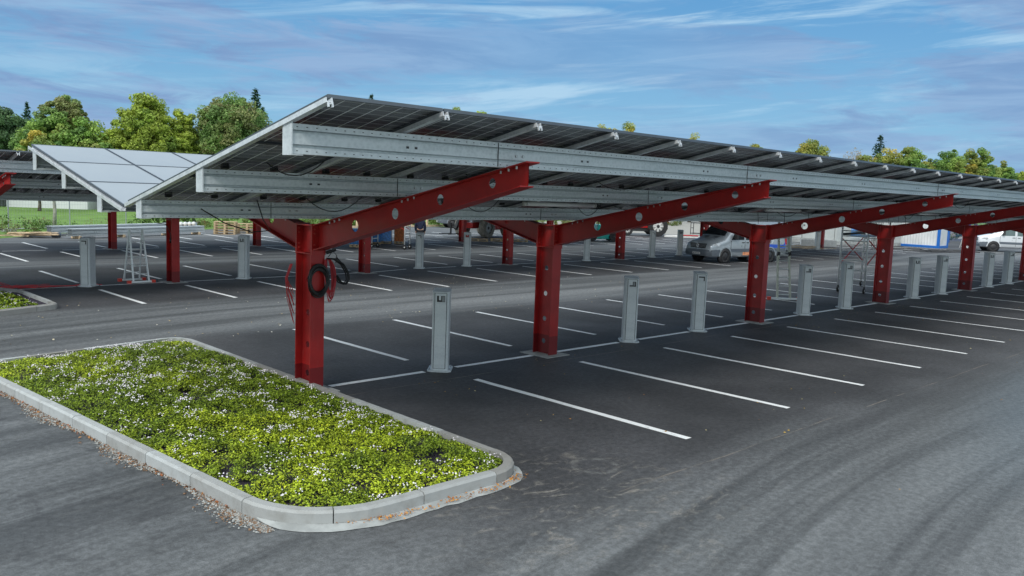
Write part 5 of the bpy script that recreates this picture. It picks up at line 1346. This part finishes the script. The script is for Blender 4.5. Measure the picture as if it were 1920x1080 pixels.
G_GOLD = [(.07, .12, .02), (.12, .155, .02), (.17, .18, .02), (.26, .21, .02)]
G_BRN = [(.06, .12, .018), (.09, .15, .03), (.14, .135, .045), (.08, .14, .02)]
tree('broadleaf_tree', 17.6, 117, 11.9, 4.6, 1, G_DARK, 'dark green tree at the far left edge', leaf=.26)
tree('broadleaf_tree', 22.5, 114, 9.6, 4.2, 2, G_DARK, 'dark green tree right of the edge tree, below the small conifer', leaf=.26)
conifer(26.3, 137, 14.2, 3.4, 3, 'small dark conifer tip rising above the dark trees at far left')
tree('broadleaf_tree', 14.6, 77.5, 8.9, 4.5, 4, G_MID, 'large round green tree with brown top, left of the white roof', leaf=.19, dens=1.3)
tree('broadleaf_tree', 14.9, 78.8, 10.9, 2.5, 44, G_BRN, 'brownish upper crown rising behind the large round green tree', leaf=.19, trunk_h=5)
tree('broadleaf_tree', 9.6, 68.3, 6.9, 2.0, 5, G_GOLD, 'yellow leaved bushy tree low at the left above the white roof', leaf=.17, trunk_h=.8)
tree('broadleaf_tree', 20.9, 74.4, 11.7, 3.3, 6, G_YEL, 'tall yellow green tree left of centre of the left group, pointed top', shape='egg', leaf=.18, dens=1.3)
tree('broadleaf_tree', 18.6, 75.5, 8.2, 2.4, 66, G_YEL, 'lower yellow green tree beside the left flank of the tall one', leaf=.18)
tree('broadleaf_tree', 24.0, 73.2, 10.4, 1.9, 7, G_YEL, 'narrow yellow green tree joined to the right of the tall one', shape='egg', leaf=.18)
tree('broadleaf_tree', 25.4, 75.0, 7.9, 2.6, 77, G_YEL, 'low yellow green tree between the pointed tree and the dense round one', leaf=.18)
tree('broadleaf_tree', 27.9, 70.9, 12.05, 4.0, 8, G_BRN, 'dense rounded tree with brownish green crown beside the near roof edge', leaf=.17, dens=1.6)
conifer(37.3, 84.3, 14.3, 3.2, 9, 'dark conifer tip just right of the dense rounded tree')
conifer(40.5, 88.5, 12.6, 3.4, 10, 'second lower dark conifer beside the near roof edge')
tree('bare_tree', 46, 89.5, 11.6, 1.9, 12, [(.16, .15, .12), (.10, .10, .07)], 'thin bare tree right of the dark conifers', gaps=.10, leaf=.08, bark='pale_bark')
conifer(70.6, 108.8, 18.6, 4.5, 13, 'tiny dark tree tip over the middle of the near roof', ((.03, .06, .04), (.06, .10, .06)))
tree('broadleaf_tree', 67.6, 83, 15.3, 2.0, 14, G_YEL, 'tiny yellow green tree tip above the roof, left one of two', leaf=.2, trunk_h=3, shape='egg')
tree('broadleaf_tree', 69.9, 80.6, 15.0, 1.7, 15, G_YEL, 'tiny yellow green tree tip above the roof, right one of two', leaf=.2, trunk_h=3, shape='egg')
tree('broadleaf_tree', 67.3, 54.9, 12.4, 1.9, 16, G_GOLD, 'yellow green tree top over the middle roof, left half of the pair', leaf=.15, trunk_h=2.5, shape='egg')
tree('broadleaf_tree', 69.0, 52.9, 12.1, 2.0, 17, G_GOLD, 'yellow green tree top over the middle roof, right half of the pair', leaf=.15, trunk_h=2.5, shape='egg')
tree('broadleaf_tree', 83.2, 53.4, 12.0, 1.5, 18, G_GOLD, 'very small yellow tree top peeping over the roof right of centre', leaf=.15, trunk_h=2.5, shape='egg')
tree('broadleaf_tree', 89, 47.6, 11.1, 1.8, 19, G_GOLD, 'low wide olive tree top just above the roof edge', leaf=.15, trunk_h=2.5, shape='egg')
tree('broadleaf_tree', 84.7, 37.8, 11.25, 2.4, 20, G_GOLD, 'round golden tree standing alone above the roof at right', leaf=.15, dens=1.5, trunk_h=2)
tree('bare_tree', 93.2, 36.5, 10.9, 1.3, 21, [(.22, .18, .10), (.14, .12, .07)], 'sparse nearly bare tree left of the golden row', gaps=.18, leaf=.09, bark='pale_bark', trunk_h=4)
tree('broadleaf_tree', 94.0, 35.4, 9.6, 1.9, 22, G_GOLD, 'golden yellow tree at the left end of the right hand row', leaf=.16, trunk_h=3)
tree('broadleaf_tree', 96.3, 33.6, 10.5, 2.2, 23, G_GOLD, 'yellow green tree in front of the right hand conifer', leaf=.16, trunk_h=3, dens=1.2)
conifer(116, 42.9, 13.7, 4.6, 24, 'dark conifer tip above the golden trees on the right')
tree('broadleaf_tree', 99.0, 31.9, 10.9, 2.4, 25, G_MID, 'green and ochre tree right of the right hand conifer', leaf=.16, trunk_h=3, dens=1.2)
tree('broadleaf_tree', 104.9, 31.9, 9.9, 2.1, 26, G_GOLD, 'low orange tinted tree in the dip of the right hand row', leaf=.16, trunk_h=3)
tree('broadleaf_tree', 96.6, 26.2, 10.5, 2.0, 27, G_MID, 'green tree forming the left half of the last golden clump', leaf=.15, trunk_h=3)
tree('broadleaf_tree', 99.5, 25.0, 11.0, 1.6, 28, G_GOLD, 'bright golden tree in the last clump near the right edge', shape='egg', leaf=.15, trunk_h=3)
tree('broadleaf_tree', 101.4, 24.3, 10.8, 1.5, 29, G_MID, 'green tree right of the bright golden one', leaf=.15, trunk_h=3)
tree('broadleaf_tree', 112, 25, 9.9, 1.9, 30, G_MID, 'small green tree second from the right edge', leaf=.16, trunk_h=3)
tree('broadleaf_tree', 119.5, 25.1, 9.2, 2.5, 31, G_YEL, 'yellow green tree at the right edge of the picture', leaf=.16, trunk_h=2)

# hedges, weeds and shrubs
def bush(name, pts, cols, lab, cat, n, leaf, seed, kind='stuff', zlow=0.0):
    """pts: list of (x,y,rx,ry,h)"""
    rs = np.random.RandomState(seed); C_ = []; N_ = []; K = []
    ca = np.array(cols, float)
    for (x, y, rx, ry, h) in pts:
        q = int(n * rx * ry * (h + .4)); ncl = max(4, q // 60)
        cl = np.stack([x + rs.uniform(-1, 1, ncl) * rx, y + rs.uniform(-1, 1, ncl) * ry, np.abs(rs.rand(ncl)) * h * .85], -1)
        d = rs.normal(size=(ncl, 60, 3)); d /= np.linalg.norm(d, axis=2, keepdims=True); p = cl[:, None] + d * rs.uniform(.1, .42, (ncl, 1, 1)) * rs.uniform(.4, 1, (ncl, 60, 1))
        p[..., 2] = np.abs(p[..., 2]); C_.append(p.reshape(-1, 3)); N_.append((d + rs.normal(size=d.shape) * .5).reshape(-1, 3))
        k_ = ca[rs.randint(0, len(ca), ncl)][:, None] * rs.uniform(.7, 1.3, (ncl, 60, 1)); K.append(k_.reshape(-1, 3))
    C_ = np.concatenate(C_); N_ = np.concatenate(N_); K = np.concatenate(K)
    V, F = leaf_quads(C_, N_, rs.uniform(.6, 1.3, len(C_)) * leaf, .55); o = link(name, fastmesh(name, V, F, 'leaf_cover', np.clip(K, 0, 1))); return tag(o, lab, cat, kind=kind)
rs = np.random.RandomState(5)
bush('weeds', [(-6 + i * 1.05 + rs.uniform(-.3, .3), 35.3 + i * .28 + rs.uniform(-.3, .6), .9, .7, rs.uniform(.5, 1.25)) for i in range(9)], [(.10, .19, .025), (.17, .20, .06), (.20, .18, .09), (.06, .13, .02)], 'tall wild weeds growing behind the timber pile at the left', 'weeds', 900, .045, 41)
bush('weeds', [(4.2 + i * 1.1, 38.8 + i * .45 + rs.uniform(-.3, .5), .9, .6, rs.uniform(.15, .45)) for i in range(8)], [(.25, .16, .07), (.13, .16, .04), (.22, .20, .10)], 'low dry brownish weeds below the left site fence', 'weeds', 700, .04, 42)
bush('shrub', [(9.0, 41.5, 1.3, .8, 1.3), (10.4, 42.1, 1.0, .7, 1.0)], [(.05, .11, .02), (.09, .17, .03), (.03, .07, .015)], 'leafy green shrub behind the galvanised steel bundles', 'shrub', 900, .06, 43, 'thing')
bush('ground_plants', [(11.5 + i * 1.6, 42.6 + i * .25, 1.2, .8, rs.uniform(.5, 1.1)) for i in range(10)], [(.09, .16, .025), (.14, .20, .04), (.20, .21, .12)], 'green undergrowth in the strip behind the pallets', 'undergrowth', 700, .06, 44)
bush('hedge', [(24 + i * 1.5, 44.6 + i * .35 + rs.uniform(-.3, .3), 1.2, 1.0, rs.uniform(1.0, 1.7)) for i in range(12)], [(.08, .14, .02), (.13, .18, .03), (.22, .12, .04), (.05, .09, .015)], 'mixed green and russet hedge behind the parking rows in the middle', 'hedge', 650, .06, 45)
bush('grass_tufts', [(43 + i * 2.3, 50 - i * .4 + rs.uniform(-1, 1), 1.6, 1.2, rs.uniform(.4, 1.0)) for i in range(12)], [(.14, .20, .05), (.20, .22, .08)], 'rough grass and scrub beyond the gravel yard', 'scrub', 350, .08, 46)
bush('scrub', [(66 + i * 2.2, 20.5 - i * .3 + rs.uniform(-.5, .5), 1.4, 1.0, rs.uniform(.8, 2.2)) for i in range(11)], [(.05, .11, .025), (.09, .14, .04), (.24, .20, .10)], 'green scrub behind the mesh fence right of the container', 'scrub', 350, .08, 47)
# young staked tree in front of the hall
yt = empty('young_tree', (4.1, 44.5, 0), 0, 'thin young tree with few leaves in front of the white hall', 'tree')
cm_, m, bk = tree_parts('y', 3.3, .9, 71, [(.10, .14, .03), (.18, .15, .05)], gaps=.16, leaf=.07, trunk_h=1.5); link('crown', cm_, yt); m.build('trunk', 'pale_bark', yt)

# ------------------------------------------------------------------ person in navy, seen from behind
def person(loc, rz):
    root = empty('person', loc, rz, 'person in a navy jacket and dark trousers standing with back turned behind a charging post', 'person')
    S = 1.0
    J = {'pelvis': (0, 0, .95), 'belly': (0, .0, 1.08), 'chest': (0, -.02, 1.30), 'neck': (0, 0, 1.47), 'head0': (0, .015, 1.54), 'head1': (0, .03, 1.63), 'head2': (0, .02, 1.71),
         'shL': (-.175, -.01, 1.40), 'elL': (-.235, .02, 1.13), 'wrL': (-.215, .12, .90), 'haL': (-.21, .15, .82), 'shR': (.175, -.01, 1.40), 'elR': (.235, .02, 1.13), 'wrR': (.22, .13, .90), 'haR': (.215, .16, .82),
         'hiL': (-.095, 0, .90), 'knL': (-.11, .02, .50), 'anL': (-.12, -.01, .09), 'toL': (-.13, .15, .035), 'hiR': (.095, 0, .90), 'knR': (.115, .02, .50), 'anR': (.13, -.01, .09), 'toR': (.14, .15, .035)}
    Rr = {'pelvis': (.155, .115), 'belly': (.145, .11), 'chest': (.165, .115), 'neck': (.052, .055), 'head0': (.068, .08), 'head1': (.078, .095), 'head2': (.062, .075), 'shL': (.065, .065), 'elL': (.050, .050), 'wrL': (.036, .036), 'haL': (.028, .036),
          'hiL': (.095, .095), 'knL': (.062, .065), 'anL': (.045, .05), 'toL': (.045, .035)}
    for k_ in list(Rr):
        if k_.endswith('L'): Rr[k_[:-1] + 'R'] = Rr[k_]
    E_ = [('pelvis', 'belly'), ('belly', 'chest'), ('chest', 'neck'), ('neck', 'head0'), ('head0', 'head1'), ('head1', 'head2')]
    for s_ in 'LR': E_ += [('chest', 'sh' + s_), ('sh' + s_, 'el' + s_), ('el' + s_, 'wr' + s_), ('wr' + s_, 'ha' + s_), ('pelvis', 'hi' + s_), ('hi' + s_, 'kn' + s_), ('kn' + s_, 'an' + s_), ('an' + s_, 'to' + s_)]
    def skin(name, keys, edges, grow, mat, rootk, extra=()):
        ks = list(keys); me = bpy.data.meshes.new(name); me.from_pydata([J[k_] for k_ in ks], [(ks.index(a), ks.index(b)) for a, b in edges], []); o = bpy.data.objects.new(name, me); COL.objects.link(o); o.parent = root
        md = o.modifiers.new('Skin', 'SKIN'); md.use_smooth_shade = True
        for i, k_ in enumerate(ks):
            sv = me.skin_vertices[0].data[i]; sv.radius = (Rr[k_][0] + grow, Rr[k_][1] + grow); sv.use_root = (k_ == rootk)
        sb = o.modifiers.new('Sub', 'SUBSURF'); sb.levels = 1; sb.render_levels = 2; me.materials.append(MATS[mat]); return o
    # fingers and thumb
    for s_, sx in (('L', -1), ('R', 1)):
        h = Vector(J['ha' + s_])
        for q, (dy, L_) in enumerate(((-.024, .062), (-.008, .072), (.009, .068), (.024, .054))):
            a, b, c_ = 'f%s%da' % (s_, q), 'f%s%db' % (s_, q), 'f%s%dc' % (s_, q)
            J[a] = tuple(h + Vector((0, dy, -.03))); J[b] = tuple(h + Vector((-sx * .004, dy + .006, -.03 - L_ * .55))); J[c_] = tuple(h + Vector((-sx * .018, dy + .008, -.03 - L_)))
            for k_ in (a, b, c_): Rr[k_] = (.009, .009)
            E_ += [('ha' + s_, a), (a, b), (b, c_)]
        a, b = 't%sa' % s_, 't%sb' % s_; J[a] = tuple(h + Vector((-sx * .012, .036, .0))); J[b] = tuple(h + Vector((-sx * .02, .060, -.04))); Rr[a] = (.011, .011); Rr[b] = (.009, .009); E_ += [('ha' + s_, a), (a, b)]
    skin('body', J.keys(), E_, 0, 'skin', 'pelvis')
    jk = ['pelvis', 'belly', 'chest', 'shL', 'elL', 'wrL', 'shR', 'elR', 'wrR', 'neckb']; J['neckb'] = (0, 0, 1.45); Rr['neckb'] = (.062, .062)
    skin('jacket', jk, [('pelvis', 'belly'), ('belly', 'chest'), ('chest', 'neckb'), ('chest', 'shL'), ('shL', 'elL'), ('elL', 'wrL'), ('chest', 'shR'), ('shR', 'elR'), ('elR', 'wrR')], .022, 'jacket_navy', 'pelvis')
    J['hemp'] = (0, 0, .97); Rr['hemp'] = (.168, .128)
    skin('trousers', ['hemp', 'hiL', 'knL', 'anL', 'hiR', 'knR', 'anR'], [('hemp', 'hiL'), ('hiL', 'knL'), ('knL', 'anL'), ('hemp', 'hiR'), ('hiR', 'knR'), ('knR', 'anR')], .016, 'trousers_black', 'hemp')
    for s_ in 'LR': skin('shoe', ['an' + s_, 'to' + s_], [('an' + s_, 'to' + s_)], .012, 'shoe_black', 'an' + s_)
    J['h1'] = (0, .0, 1.66); J['h2'] = (0, -.005, 1.72); Rr['h1'] = (.085, .085); Rr['h2'] = (.070, .075); skin('hair', ['h1', 'h2'], [('h1', 'h2')], 0, 'hair_dark', 'h1')
    m = MB()
    for sx in (-1, 1):
        m.mat('skin'); m.tube([(sx * .080, .02, 1.60), (sx * .092, .01, 1.645)], .016, 8); m.mat('plate_white'); m.tube([(sx * .030, .105, 1.64), (sx * .030, .118, 1.64)], .010, 8)
    m.mat('skin'); m.tube([(0, .115, 1.65), (0, .140, 1.61)], [.010, .016], 6); m.mat('orange_flash'); m.box((-.022, .108, 1.575), (.022, .122, 1.584)); m.build('face', None, root)
    return root
person((14.53, 22.56, 0), radians(-40))
